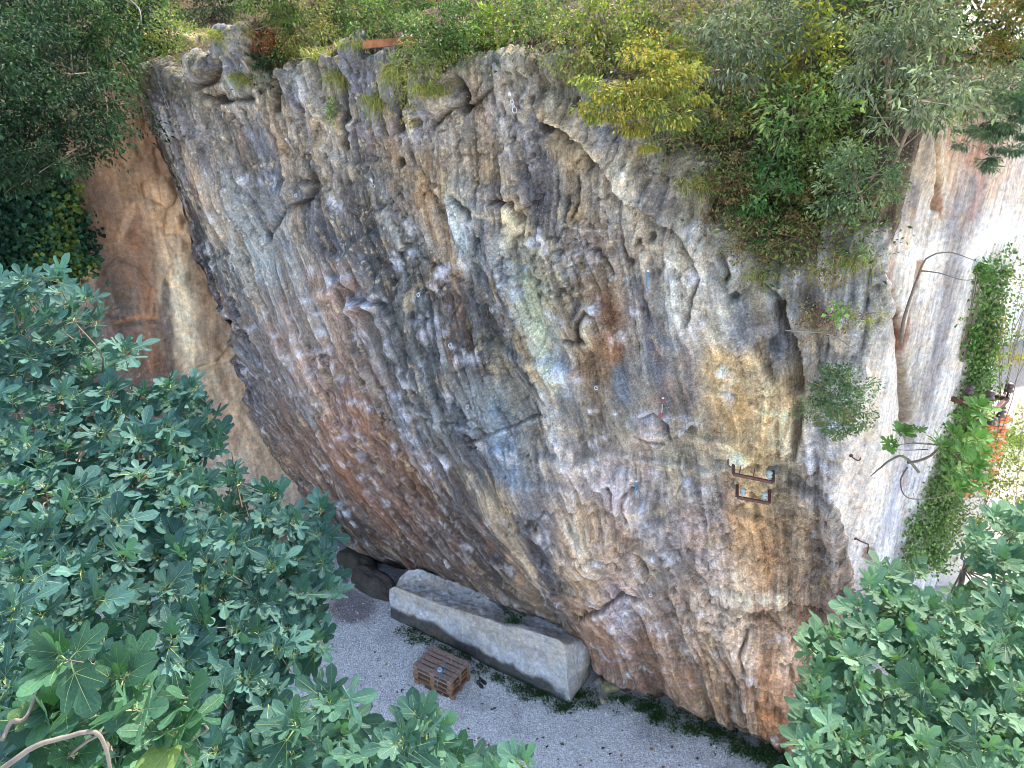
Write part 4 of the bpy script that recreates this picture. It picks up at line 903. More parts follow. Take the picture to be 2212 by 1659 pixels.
# ------------------------------------------------------------------ iron brackets, hooks, chains and quickdraws on the rock
def frame_of(n):
    n = Vector(n); up = Vector((0, 0, 1)); x = up.cross(n).normalized(); y = n.cross(x).normalized()
    return x, y, n
def local_empty(name, xd, yd, lift=0.0, nrm=None):
    p, n, t = hit(xd, yd)
    n = Vector(nrm) if nrm is not None else n
    n = n.normalized(); x, y, z = frame_of(n)
    o = bpy.data.objects.new(name, None); COL.objects.link(o); o.empty_display_size = .1
    o.matrix_world = Matrix.Translation(Vector(tuple(p)) + n * lift) @ Matrix((x, y, z)).transposed().to_4x4()
    return o, t
def insulator(parent, at_, mat, sc=1.0, down=False):
    s_ = -1 if down else 1
    prof = [(.012, -.07), (.012, 0), (.045, 0), (.052, .02), (.03, .035), (.032, .045), (.047, .06), (.045, .085), (.02, .1), (.004, .104)]
    prof = [(r_ * sc, z * sc * s_) for r_, z in prof]
    m = MB().lathe(prof, 12); o = m.build('insulator', mat, parent, True); o.location = at_; return o
def wall_bracket(x0, y0, x1, y1, drop, ins, label, pins=()):
    """horizontal bar standing off the wall on two arms that go back into mortar pads"""
    p0, n0, t0 = hit(x0, y0 - drop); p1, n1, t1 = hit(x1, y1 - drop)
    fwd = Vector((-NB[0], -NB[1], 0)).normalized()
    t = min(t0, t1) - .38
    # bar endpoints on a plane standing off the wall
    a = Vector(tuple(at(x0, y0, t0 - .3))); b = Vector(tuple(at(x1, y1, t1 - .3)))
    r = empty('wall_bracket', a); tag(r, label, 'bracket', 'rusty brackets with glass insulators on the crag')
    O = Vector((0, 0, 0)); b = b - a; dirb = b.normalized()
    MB().beam(O, b, .042, .04).build('bar', M_RUST, r)
    for q, pp in ((O, p0), (b, p1)):
        tgt = Vector(tuple(pp)) - a; d = (tgt - q).normalized()
        MB().beam(q + d * .026, tgt + d * .15, .045, .045).build('arm', M_RUST, r)
        u, v = np.meshgrid(np.linspace(0, 2 * math.pi, 14), np.linspace(0, math.pi, 8)); dd = np.stack([np.cos(u) * np.sin(v), np.sin(u) * np.sin(v), np.cos(v)], -1)
        Q = dd * np.array([.095, .05, .095]) * (1 + .3 * fbm(dd[..., 0] * 2 + q.x, dd[..., 2] * 2, 3, 5))[..., None]; Q[:, -1] = Q[:, 0]
        mo = link('mortar_pad', np_mesh('mortar_pad', Q.reshape(-1, 3), grid_faces(*u.shape), M_CONC), parent=r); mo.location = tgt + d * .06
    for f in ins: insulator(r, b * f + Vector((0, 0, .075)), M_GLASS, .95)
    for f, hgt in pins: MB().tube([b * f, b * f + Vector((.005, 0, hgt))], .008, 5).build('pin', M_RUST, r)
wall_bracket(1584, 1024, 1670, 1042, 22, [.88], 'upper rusty bracket on the crag, one glass insulator at its right end', [(.15, .16), (.5, .16)])
wall_bracket(1592, 1074, 1662, 1087, 26, [.16, .82], 'lower rusty bracket on the crag, carrying two glass insulators')

# the big insulator frame by the ivy corner
def big_frame():
    p, n, t = hit(2060, 858)
    t = min(t, 21.0) - .05
    A = Vector(tuple(at(2064, 860, t))); Bc = Vector(tuple(at(2152, 885, t - .7))); Cc = Vector(tuple(at(2176, 862, t + .1))); Dd = Vector(tuple(at(2112, 847, t + .7)))
    r = empty('insulator_frame', A); tag(r, 'large rusty steel frame with dark insulators by the ivy', 'bracket')
    O = Vector((0, 0, 0)); b = Bc - A; c = Cc - A; d = Dd - A
    back = Vector((-.35, .3, -.02))
    MB().beam(O + back, b, .1, .12).build('bar', M_RUST, r); MB().beam(b + (c - b).normalized() * .052, c, .1, .12).build('bar', M_RUST, r); MB().beam(c - (c - d).normalized() * .052, d + Vector((-.5, .4, 0)), .1, .12).build('bar', M_RUST, r)
    for q in (b * .28, b * .78, c * .98): insulator(r, q + Vector((0, 0, .22)), M_DARKPOR, 2.4)
    for q in (b * .72, b * .97, b + (c - b) * .7): insulator(r, q + Vector((0, 0, -.22)), M_DARKPOR, 2.3, True)
    # old brick pier below the frame, plaster flaking off
    tp = t + 1.2; base = ground(2118, 1085); bt = at(2140, 892, tp)
    pr = empty('brick_pier', (bt[0], bt[1], 0)); tag(pr, 'orange brick pier with flaking pale plaster under the frame', 'brick pier')
    top = float(bt[2]) ; zz = top - 2.6; k = 0
    MB().box((0, 0, (top - 2.6) / 2), (.86, .5, top - 2.6)).build('plaster', M_MORTAR, pr)
    MB().box((0, .012, top - 1.3), (.82, .44, 2.58)).build('mortar_core', M_MORTAR, pr)
    bm1 = MB().box((0, 0, 0), (.25, .12, .075), jit=.004).mesh('brick', M_BRICK)
    while zz < top:
        for i in range(-2, 3):
            x = i * .265 + (.13 if k % 2 else 0) - .06
            if abs(x) > .36: continue
            if hsh(np.array([float(i)]), np.array([float(k)]), 5)[0] < .3: continue
            o = link('brick', bm1, parent=pr); o.location = (x, -.215 + random.uniform(-.012, .004), zz + .045)
        k += 1; zz += .092
big_frame()

def hook(xd, yd, label, pts, r_=.018):
    o, t = local_empty('iron_hook', xd, yd); tag(o, label, 'hook')
    MB().tube(pts, r_, 6).build('hook_rod', M_RUST, o, True)
    MB().lathe([(.05, -.02), (.05, .012), (.03, .02)], 8).build('wall_plate', M_RUST, o)
hook(1838, 984, 'small rusty iron hook on the white wall beside the crag', [(0, 0, -.05), (.03, -.03, .08), (.12, -.08, .12), (.18, -.07, .12), (.2, 0, .12)])
hook(1848, 1163, 'bent rusty rod sticking out low on the white wall', [(0, 0, -.05), (.08, -.03, .08), (.32, -.13, .14), (.34, -.2, .14), (.37, -.45, .14)], .02)
hook(2165, 585, 'small rusty iron hook high on the white wall above the ivy', [(0, 0, -.05), (.05, .0, .1), (.18, .06, .15), (.22, .03, .15)], .025)

def stadium(L, wd, n=8):
    pts = []
    for i in range(n + 1): a = math.pi * i / n; pts.append((wd * math.cos(a), L + wd * math.sin(a), 0))
    for i in range(n + 1): a = math.pi + math.pi * i / n; pts.append((wd * math.cos(a), -L + wd * math.sin(a), 0))
    return pts
def chain_anchor(xd, yd, xe, ye, label, nl=6, last=1.7):
    o, t = local_empty('anchor_chain', xd, yd, .04); tag(o, label, 'chain')
    MB().lathe([(.028, -.05), (.028, .01), (.014, .014), (.014, .03)], 8).build('bolt', M_STEEL, o)
    e_, n_, t2 = hit(xe, ye); mi = o.matrix_world.inverted(); q = mi @ (Vector(tuple(e_)) + n_ * .05)
    L = q.length; d = q.normalized(); step = L / (nl + last - 1)
    for i in range(nl):
        ll = step * (1.25 if i < nl - 1 else last * 1.1); wd = .020 if i < nl - 1 else .03
        pts = stadium(ll / 2 - wd, wd)
        c = d * (step * (i + .5)) if i < nl - 1 else d * (L - ll / 2 + .01)
        y = -d; x = y.cross(Vector((0, 0, 1))).normalized() if i % 2 == 0 else (y.cross(Vector((0, 0, 1))).normalized() * .6 + Vector((0, 0, .8))).normalized()
        m = MB().tube([c + y * p[1] + x * p[0] for p in pts], .0065, 5, True)
        m.build('link' if i < nl - 1 else 'ring', M_STEEL, o, True)
chain_anchor(346, 176, 366, 232, 'steel chain hanging at the upper left edge of the crag, the longest', 5)
chain_anchor(482, 233, 486, 256, 'short steel chain below the top of the crag, second from the left', 3)
chain_anchor(622, 300, 642, 331, 'steel chain below the rim between a dark streak and pale rock', 4)
chain_anchor(1100, 201, 1112, 242, 'steel chain on grey lichened rock left of the curved crack', 5)
chain_anchor(806, 388, 812, 403, 'very short steel chain on the rock under the hanging grass tuft', 3)
def quickdraw(xd, yd, L, label, mat_web, mat_b, group=None):
    o, t = local_empty('quickdraw', xd, yd, .03); tag(o, label, 'quickdraw', group)
    MB().lathe([(.022, -.04), (.022, .012), (.012, .02)], 8).build('bolt', M_STEEL, o)
    m = MB().tube([(p[0], p[1] - .05, .02) for p in stadium(.02, .014)], .005, 5, True); m.build('carabiner', mat_b, o, True)
    MB().tube([(0, -.09, .03), (.004, -.09 - L * .5, .045), (0, -.09 - L, .04)], .009, 5).build('sling', mat_web, o)
    m = MB().tube([(p[0], p[1] - .13 - L, .04) for p in stadium(.022, .015)], .006, 5, True); m.build('carabiner', mat_b, o, True)
quickdraw(1398, 583, .14, 'blue quickdraw on the rock below the long curved crack', M_BLUE, M_BLUE2)
quickdraw(1432, 858, .14, 'red quickdraw hanging above the pale lump on the crag', M_STRAP, M_RED)
quickdraw(1373, 1036, .1, 'small blue quickdraw beside the bulbous rock low on the crag', M_BLUE, M_BLUE)
for i, (x, y, lb) in enumerate([(907,633,'bolt ring on dark grey rock high in the middle of the crag'),(975,742,'bolt ring beside the dark brown streak in mid crag'),(1014,875,'bolt ring on dark blue-grey rock above the long ledge'),(900,948,'bolt ring below the long ledge, left of the blue-grey rock'),(476,690,'bolt ring near the left edge of the crag beside the recess'),(642,420,'bolt ring left of the small dark crack'),(1290,835,'bolt ring under the rust coloured patch'),(1405,1280,'bolt ring low on the crag among purple-white knobs')]):
    o, t = local_empty('bolt_ring', x, y, .02); tag(o, lb, 'bolt ring', 'bolt rings on the crag')
    MB().lathe([(.022, -.04), (.022, .012), (.012, .02)], 8).build('bolt', M_STEEL, o)
    MB().tube([(.03 * math.cos(a), -.03 + .03 * math.sin(a), .03) for a in np.linspace(0, 2 * math.pi, 13)[:-1]], .008, 5, True).build('ring', M_STEEL, o, True)
# rusty rail half buried in the grass at the rim
p0, n0, t0 = hit(785, 96); p1, n1, t1 = hit(900, 88)
tt = min(t0, t1) - .25; a = Vector(tuple(at(785, 97, tt))); b = Vector(tuple(at(905, 86, tt)))
r = MB().beam((0, 0, 0), b - a, .09, .1).build('rusty_rail', plain('rust_brown', (130, 84, 56), .9, var=.3)); r.location = a; tag(r, 'rusty brown rail lying in the grass on the rim', 'rail')
# ------------------------------------------------------------------ foliage builders
def leaf_cloud(C, U, Nn, L, W, col, fold=.0):
    """one folded diamond per leaf: C base, U length direction, Nn leaf normal"""
    Vv = np.cross(Nn, U); Vv /= (np.linalg.norm(Vv, axis=1, keepdims=True) + 1e-9)
    Nn = np.cross(U, Vv)
    L = L[:, None]; W = W[:, None]
    p0 = C; p1 = C + U * L * .45 + Vv * W * .5 + Nn * W * .18; p2 = C + U * L - Nn * L * .08; p3 = C + U * L * .45 - Vv * W * .5 + Nn * W * .18
    V = np.stack([p0, p1, p2, p3], 1).reshape(-1, 3)
    i = np.arange(len(C))[:, None] * 4
    Fc = i + np.array([[0, 1, 2, 3]])
    return V, Fc, np.repeat(col, 4, 0)
def unit(v): return v / (np.linalg.norm(v, axis=-1, keepdims=True) + 1e-9)
def crown(name, label, cat, xd, yd, rx, ry, cols, leaf=.075, dens=1.0, t=None, off=.35, depth=None, clump=.26, droop=.3, aspect=.42, group=None, cone=False, sparse=0, trunk=True, flat=1.0, seedk=0, root=None):
    p, n, th = hit(xd, yd)
    r_m = (rx + ry) / 2 / 2.16 / F * th
    if t is None: t = th - off - r_m * .55
    else: r_m = (rx + ry) / 2 / 2.16 / F * t
    c = at(xd, yd, t)
    ax = rx / 2.16 / F * t; az = ry / 2.16 / F * t / CP; ay = depth if depth else min(ax, az) * .8
    area = math.pi * ax * az
    K = int(max(8, 26 * (1 / clump) ** 1.2 * .35 * max(1, area / 3)))
    d = unit(rng.normal(size=(K, 3))); rad = rng.random(K) ** .45
    d[:, 1] -= .35; d = unit(d)
    cc = d * rad[:, None] * np.array([ax, ay, az]) * (.92 + .28 * rng.random((K, 1)))
    n_leaf = int(dens * 1.9 * area / (leaf * leaf * aspect * .75)); n_leaf = min(n_leaf, 30000)
    k = rng.integers(0, K, n_leaf)
    cr = clump * math.sqrt(ax * az) * (.6 + .8 * rng.random(K))
    q = rng.normal(size=(n_leaf, 3)); q = unit(q) * (rng.random((n_leaf, 1)) ** .5)
    pos = c + cc[k] + q * cr[k][:, None] * np.array([1.15, 1, .75 * flat])
    out = unit(q + .5 * unit(cc[k] + 1e-6))
    U = unit(out * .8 + rng.normal(size=(n_leaf, 3)) * .55 + np.array([0, 0, -droop]))
    Nn = unit(np.array([0, -.35, .9]) + .7 * rng.normal(size=(n_leaf, 3)))
    cols = [lin(x) for x in cols]
    tone = rng.random(K)
    ci = np.minimum((tone[k] * .7 + rng.random(n_leaf) * .45) * len(cols) / 1.15, len(cols) - 1).astype(int)
    col = np.array(cols)[ci] * np.exp(rng.normal(size=(n_leaf, 1)) * .22 + (tone[k][:, None] - .5) * .35)
    Ls = leaf * (.65 + .7 * rng.random(n_leaf))
    V, Fc, cv = leaf_cloud(pos, U, Nn, Ls, Ls * aspect, col)
    rp, rn, _, _ = BV.find_nearest(Vector(tuple(c)))
    base = Vector(tuple(rp)) if rp is not None else Vector(tuple(c - np.array([0, 0, az])))
    if root is not None: base = Vector(root)
    r = empty(name, base); tag(r, label, cat, group)
    o = link('crown', np_mesh('crown', V - np.array(base), Fc, M_LEAF, cv, smooth=False), parent=r)
    m = MB(); cv_ = Vector(tuple(c)) - base
    Lk = cv_.length; tr = max(.02, min(.11, r_m * .05))
    if trunk:
        mid = cv_ * .5 + Vector((random.uniform(-.1, .1), random.uniform(-.1, .1), 0)) * Lk
        m.tube([Vector((0, 0, -.05)), mid, cv_], [tr, tr * .8, tr * .55], 6)
    else: tr *= .6
    for j in range(min(K, 12)):
        e_ = Vector(tuple(cc[j])) + cv_; s_ = cv_ * random.uniform(.5, 1.0)
        md = s_.lerp(e_, .5) + Vector((random.uniform(-.08, .08), random.uniform(-.08, .08), random.uniform(-.02, .12))) * r_m
        e2 = s_.lerp(e_, 1.15)
        m.tube([s_, md, e_, e2], [tr * .4, tr * .22, tr * .12, .003], 4)
    m.build('trunk', M_BARK, r)
    return r
def grass_tuft(xd, yd, h_m, n, cols, label, hang=.6, spread=.14, group=None):
    p, nn, t = hit(xd, yd); nn = np.array(nn)
    P0 = p + np.clip(rng.normal(size=(n, 3)), -2, 2) * spread * np.array([1, .5, .35])
    dirs = unit(nn * .8 + np.array([0, 0, .7]) + rng.normal(size=(n, 3)) * .45)
    Vs, Fs, Cs = [], [], []
    cols = np.array([lin(c) for c in cols]); col = cols[rng.integers(0, len(cols), n)] * np.exp(.25 * rng.normal(size=(n, 1)))
    L = h_m * (.5 + .7 * rng.random(n)); side = unit(np.cross(dirs, rng.normal(size=(n, 3)))) * .006
    K = 5; pts = []
    for k in range(K):
        u = k / (K - 1); c_ = P0 + dirs * (L * u)[:, None] * (1 - .45 * u * hang) + np.array([0, 0, -1]) * (L * hang * 1.1 * u * u)[:, None]
        w_ = (1 - u * .85); pts += [c_ - side * w_, c_ + side * w_]
    V = np.stack(pts, 1).reshape(-1, 3); i = np.arange(n)[:, None, None] * (2 * K)
    f = np.array([[2 * k, 2 * k + 1, 2 * k + 3, 2 * k + 2] for k in range(K - 1)])[None]
    me = np_mesh('grass_tuft', V - p, (i + f).reshape(-1, 4), M_GRASS, np.repeat(col, 2 * K, 0), smooth=False)
    o = link('grass_tuft', me); o.location = tuple(p); tag(o, label, 'grass', group); return o

OLIVE = [(70, 83, 61), (89, 102, 78), (113, 122, 100), (61, 74, 52)]
DARK = [(20,38,24),(28,50,32),(40,64,42),(54,80,54)]
MID = [(48, 74, 37), (66, 93, 48), (87, 111, 57), (107, 122, 70)]
LIME = [(96, 119, 39), (122, 139, 53), (146, 156, 68), (83, 104, 40)]
DRY = [(111, 93, 65), (132, 111, 79), (96, 78, 53), (122, 119, 68), (139, 122, 91)]
RUSTY = [(128, 72, 46), (107, 65, 42), (148, 89, 55)]
YEL = [(108,118,52),(124,130,56),(148,132,60),(94,106,46),(132,136,66)]
PINE = [(65, 91, 72), (81, 109, 87), (96, 120, 98)]
G1 = 'shrubs and trees along the rim of the crag'
veg = [
# name, label, cat, xd, yd, rx, ry, cols, kwargs
('evergreen_tree','dark evergreen tree hanging over the upper left of the brown wall','tree',120,190,185,165,DARK,dict(leaf=.10,t=13.0,trunk=False,dens=2.2,depth=1.6,clump=.24)),
('evergreen_tree','dark evergreen bough lowest on the left, above the ivy','tree',60,330,125,95,DARK,dict(leaf=.10,t=12.6,trunk=False,dens=2.2,depth=1.0,clump=.22)),
('evergreen_tree','shaded evergreen tree filling the top left corner','tree',120,20,230,90,DARK,dict(leaf=.11,t=15.5,trunk=False,dens=2.2,depth=1.6,clump=.2)),
('evergreen_tree','small green tree right of the dark evergreen, over the brown wall','tree',235,100,70,85,[(36,60,34),(48,76,42),(66,92,50)],dict(leaf=.085,t=13.8,trunk=False,dens=1.6,depth=.8,clump=.24)),
('rim_shrub','yellow-green shrub at the top left end of the crag','shrub',365,95,88,92,[(92,116,56),(122,140,70),(140,152,80),(74,100,56)],dict(leaf=.07,off=.5,dens=1.3,depth=.9)),
('rim_shrub','dark shaded shrub in the gap behind the knobbed rock','shrub',460,22,95,55,[(40,52,36),(56,72,46),(74,90,54)],dict(leaf=.08,dens=1.1,depth=.8)),
('rim_shrub','dry twiggy scrub in the top row left of the red-brown bush','shrub',640,55,130,75,[(92,100,50),(124,124,72),(110,96,62),(136,146,70)],dict(leaf=.055,dens=.75,off=.2)),
('rim_shrub','small red-brown bush on the rim','shrub',566,88,30,28,RUSTY,dict(leaf=.05,dens=1.3,off=.1,clump=.35)),
('rim_shrub','small dark green bush under the red-brown bush','shrub',575,125,42,26,DARK,dict(leaf=.05,dens=1.0,off=.05)),
('rim_shrub','leafy green shrub in the top row above the rusty rail','shrub',800,20,120,60,[(70,96,50),(92,118,62),(118,140,74)],dict(leaf=.07,dens=1.0,off=.3)),
('rim_shrub','bright green shrub right of the rusty rail','shrub',935,85,85,60,MID,dict(leaf=.07,dens=1.1,off=.4)),
('rim_shrub','dark green shrub at the top behind the bright green one','shrub',930,10,110,50,[(54,78,44),(74,98,54),(92,112,60)],dict(leaf=.075,dens=1.1,off=.4)),
('hanging_shrub','loose green creeper hanging over the rim left of centre','creeper',905,135,62,48,[(104,120,56),(126,136,68),(138,126,80)],dict(leaf=.05,dens=.75,off=.2)),
('hanging_shrub','thin grassy creeper hanging down a groove below the rim','creeper',880,205,36,55,[(118,118,66),(136,128,78),(104,112,56)],dict(leaf=.05,dens=.6,off=.12,depth=.25)),
('rim_shrub','lime green sunlit shrub at the top centre','shrub',1065,80,60,85,LIME,dict(leaf=.08,dens=1.1,off=.5)),
('rim_shrub','grey-green shrub at the top right of the lime green one','shrub',1150,55,95,85,[(78,98,58),(100,118,72),(122,136,86)],dict(leaf=.075,dens=1.1,off=.5)),
('rim_shrub','low grassy green bush on the rim above the curved crack','shrub',1235,125,75,38,[(110,118,62),(134,136,80),(122,104,66)],dict(leaf=.06,dens=.9,off=.15)),
('rim_shrub','yellow-green bush in the top row right of centre','shrub',1300,45,110,80,[(96,110,48),(122,134,60),(140,146,76)],dict(leaf=.075,dens=1.1,off=.5)),
('rim_shrub','olive green bush behind the yellow shrub','shrub',1420,45,95,75,[(92,106,54),(116,126,70),(132,110,66)],dict(leaf=.075,dens=1.1,off=.5)),
('yellow_shrub','bright yellow-green feathery shrub leaning over the crag','shrub',1372,205,132,88,YEL,dict(leaf=.06,dens=2.8,off=.8,droop=.7,aspect=.42,clump=.32,flat=.6)),
('yellow_shrub','upper yellow-green bough reaching up to the right','shrub',1425,120,88,50,YEL,dict(leaf=.06,dens=2.6,off=1.0,droop=.7,aspect=.42,clump=.34,flat=.6)),
('olive_tree','grey-green olive tree above the yellow shrub','tree',1590,95,135,135,OLIVE,dict(leaf=.085,dens=1.2,off=1.0,aspect=.3,clump=.22,droop=.6)),
('rim_shrub','grey-green bush right of the yellow shrub','shrub',1445,258,78,48,[(96,112,84),(112,126,92),(122,108,76)],dict(leaf=.06,dens=1.0,off=.25)),
('rim_shrub','green and yellow bush on the slope below the olive tree','shrub',1560,260,75,75,[(84,104,58),(112,124,68),(128,112,72)],dict(leaf=.06,dens=.95,off=.25)),
('rim_tree','yellow-green tree between the two olive trees','tree',1745,95,100,110,[(98,108,42),(126,130,54),(78,92,40),(144,136,60)],dict(leaf=.085,dens=1.1,off=.7)),
('rim_shrub','leafy green shrub with glossy leaves right of the slope','shrub',1730,245,120,85,[(70,98,52),(94,120,66),(118,138,84)],dict(leaf=.085,dens=1.1,off=.5)),
('olive_tree','wide grey-green olive tree in the upper right','tree',1925,95,150,135,OLIVE,dict(leaf=.085,off=.9,dens=1.3,aspect=.3,clump=.2,droop=.6)),
('olive_tree','olive bough drooping over the top of the white wall','tree',1990,215,120,70,OLIVE,dict(leaf=.085,off=1.6,dens=1.2,depth=.8,aspect=.3,clump=.24,droop=.8)),
('evergreen_shrub','dark green shrub hanging in a column down the slope','shrub',1655,400,58,125,[(52,86,48),(70,106,56),(90,128,72)],dict(leaf=.07,dens=1.25,off=.3,depth=.5)),
('evergreen_shrub','round grey-green evergreen shrub hanging left of the white wall','shrub',1845,385,98,88,[(70,92,64),(88,108,76),(112,128,92)],dict(leaf=.06,dens=1.35,off=.5,aspect=.35)),
('rim_shrub','yellow-green leafy shrub in the middle of the slope','shrub',1770,330,90,60,[(96,112,50),(118,130,62),(84,104,56)],dict(leaf=.06,dens=.9,off=.3)),
('dry_scrub','brown dry scrub on the slope left of the dark column','scrub',1570,400,68,90,DRY,dict(leaf=.042,dens=.75,off=.1,depth=.3)),
('dry_scrub','brown dry scrub at the bottom of the slope','scrub',1720,510,100,60,DRY+[(88,66,52)],dict(leaf=.042,dens=.8,off=.08,depth=.3)),
('dry_scrub','pale dry scrub on the lower left of the slope','scrub',1600,520,40,55,DRY,dict(leaf=.04,dens=.7,off=.08,depth=.25)),
('dry_scrub','sparse greenish scrub under the dark hanging shrub','scrub',1780,590,60,32,[(124,112,70),(142,124,84),(112,116,62)],dict(leaf=.04,dens=.7,off=.05,depth=.2)),
('dry_scrub','yellowish sprig scrub between the slope and grey shoulder','scrub',1700,420,50,60,[(120,128,70),(138,132,84),(120,100,70)],dict(leaf=.045,dens=.8,off=.1,depth=.3)),
('pine_tree','blue-green pine at the far right edge','pine',2185,230,62,120,PINE,dict(leaf=.12,t=13,trunk=False,dens=3.0,depth=1.0,aspect=.14,clump=.22,flat=.5)),
('olive_tree','olive bough reaching right over the top of the white wall to the pine','tree',2090,190,80,60,OLIVE,dict(leaf=.09,t=12.5,dens=1.3,depth=.8,aspect=.3,clump=.26,trunk=False)),
('evergreen_tree','dark evergreen crown tucked between the left edge and the brown wall','tree',40,110,130,110,DARK,dict(leaf=.11,t=14.3,dens=2.0,depth=1.0,trunk=False)),
('evergreen_tree','dark evergreen sprays reaching down over the edge of the brown wall','tree',215,215,60,70,DARK,dict(leaf=.09,t=14.2,dens=1.5,depth=.6,trunk=False)),
('rim_shrub','green shrub filling the rim between the rusty rail and the lime shrub','shrub',985,60,70,60,[(54,78,42),(74,100,52),(98,122,64)],dict(leaf=.07,off=.5,dens=1.4)),
('rim_shrub','mid-green shrub behind the red-brown bush on the rim','shrub',600,20,90,50,[(50,72,38),(70,92,46),(92,110,56)],dict(leaf=.07,off=.4,dens=1.4)),
('rim_shrub','tangled green shrub on the rim behind the rusty rail','shrub',840,60,80,32,[(56,80,42),(78,104,54),(100,122,66)],dict(leaf=.06,off=.2,dens=1.2)),
('ledge_plant','dark green weed growing behind the top of the stone block','plant',1108,1330,26,18,[(40,72,40),(56,90,50)],dict(leaf=.06,dens=1.2,off=.9,depth=.2,trunk=False)),
('rim_shrub','green bush on the rim left of the knobbed rock','shrub',300,60,80,70,[(40,64,38),(56,84,46),(74,104,58)],dict(leaf=.075,off=.5,dens=1.5,depth=.8)),
('rim_shrub','olive bush in the top row between the red-brown bush and the rail','shrub',700,70,60,50,MID,dict(leaf=.06,dens=1.0,off=.3)),
('rim_shrub','low green bush at the rim under the leafy top row, left of centre','shrub',990,105,55,40,MID,dict(leaf=.065,dens=1.1,off=.25)),
('rim_tree','yellow-green tree with orange leaves in the top right corner','tree',2130,50,95,80,[(70,84,38),(94,104,48),(112,88,50),(60,76,36)],dict(leaf=.085,t=14.5,dens=1.8,depth=1.0,trunk=False)),
('evergreen_tree','dark tree crown behind the olive tree in the top right corner','tree',2090,-10,190,90,DARK,dict(leaf=.12,t=19,dens=1.6,depth=1.5,trunk=False)),
('evergreen_tree','dark green tree behind the pine at the right edge','tree',2190,110,110,110,DARK,dict(leaf=.11,t=17.5,dens=1.5,depth=1.2,trunk=False)),
('dry_scrub','thin rusty-leaved shrub over the right end of the white wall','scrub',2100,340,62,70,[(150,84,54),(128,112,66),(140,98,70),(116,124,60)],dict(leaf=.05,t=17.5,dens=.28,depth=.5)),
('dry_scrub','brown shrub at the top of the white wall','scrub',2010,262,70,34,DRY,dict(leaf=.06,t=16,dens=.7,depth=.4)),
('cliff_bush','small dense round bush growing from the crag beside the white wall','bush',1800,862,70,68,[(66,94,60),(88,112,74),(108,128,90),(120,110,76)],dict(leaf=.042,dens=2.6,off=.5,depth=.5,aspect=.5,clump=.3)),
('dry_scrub','dry brown scrub on the ledge above the small round bush','scrub',1775,690,70,50,[(104,78,64),(128,100,80),(146,122,92),(128,132,76)],dict(leaf=.038,dens=.55,off=.1,depth=.3)),
('ledge_plant','few bright green leaves in the dry scrub on the ledge','plant',1808,672,24,22,[(110,150,76),(130,164,90)],dict(leaf=.07,dens=1.0,off=.45,depth=.15,aspect=.8)),
('dry_scrub','yellowish twigs right of the bright leaves on the ledge','scrub',1862,690,50,32,[(148,146,84),(128,130,72)],dict(leaf=.035,dens=.4,off=.25,depth=.2)),
('rim_shrub','small green sprig low in the upper left of the crag','shrub',716,240,16,26,[(98,122,54),(118,140,66)],dict(leaf=.045,dens=1.1,off=.03,depth=.1)),
('ledge_plant','small green sprig at the top of the brown crack','plant',1868,545,16,9,[(98,132,66),(118,150,80)],dict(leaf=.06,dens=1.1,off=.1,depth=.1)),
('roadside_tree','loose yellow-green tree beyond the ivy at the right edge','tree',2200,650,55,140,[(112,124,62),(136,140,80),(150,136,90)],dict(leaf=.085,t=17,trunk=False,dens=.35,depth=.9,clump=.3,root=(15.2,19,0))),
('roadside_tree','olive green feathery shrub below the brick pier','tree',2160,1010,80,75,[(110,122,62),(134,142,78),(96,106,56)],dict(leaf=.09,t=16,dens=.8,depth=.8,clump=.26,root=(13.6,17.6,0),trunk=False)),
('roadside_tree','loose green tree at the right edge above the fig','tree',2205,930,50,70,[(118,134,66),(140,150,84)],dict(leaf=.09,t=15,dens=.5,depth=.7,clump=.3,root=(15.8,18.2,0),trunk=False)),
('roadside_tree','green shrub at the foot of the ivy behind the fig','tree',2110,1120,60,50,[(92,112,64),(116,132,78)],dict(leaf=.08,t=17,dens=.9,depth=.7,root=(13.9,19.5,0),trunk=False)),
]
for nm, lb, cat, x, y, rx, ry, cols, kw in veg:
    crown(nm, lb, cat, x, y, rx, ry, cols, group=kw.pop('group', None), **kw)
# understorey that nobody could count: low growth over the soil of the slope
def undergrowth():
    P_, N_ = [], []
    TX = [p[0] for p in TOP]; TY = [p[1] for p in TOP]
    for _ in range(4600):
        x = random.uniform(-20, 2230); y = random.uniform(-60, 620)
        p, n, t = hit(x, y, 99)
        if t > 40 or p[2] < 9: continue
        lim = np.interp(x, TX, TY) if x < 1880 else 275
        if x > 200 and y > lim + random.uniform(-14, 10): continue
        if n.z < .12 and x < 1900: continue
        P_.append(p); N_.append(np.array(n))
    P_ = np.array(P_); N_ = np.array(N_); K = 22
    n = len(P_) * K
    C = np.repeat(P_, K, 0) + rng.normal(size=(n, 3)) * .16 + np.repeat(N_, K, 0) * (.12 + .3 * rng.random((n, 1)) ** 1.5)
    U = unit(rng.normal(size=(n, 3)) + np.array([0, -.2, .2])); Nn = unit(rng.normal(size=(n, 3)) * .7 + np.array([0, -.4, .8]))
    pal = np.array([lin(c) for c in [(52,72,38),(70,92,46),(88,108,54),(96,88,56),(110,112,66),(60,84,42),(108,78,50)]])
    tone = vn(C[:, 0] * .7, C[:, 1] * .7 + C[:, 2], 801)
    ci = np.clip((tone * 5 + rng.normal(size=n) * 1.3), 0, 6).astype(int)
    L = .03 + .06 * rng.random(n)
    V, Fc, cv = leaf_cloud(C, U, Nn, L, L * .5, pal[ci] * np.exp(.25 * rng.normal(size=(n, 1))))
    o = link('undergrowth', np_mesh('undergrowth', V, Fc, M_LEAF, cv, smooth=False)); tag(o, 'low mixed undergrowth and dead leaves over the slope above the crag', 'undergrowth', kind='stuff')
undergrowth()
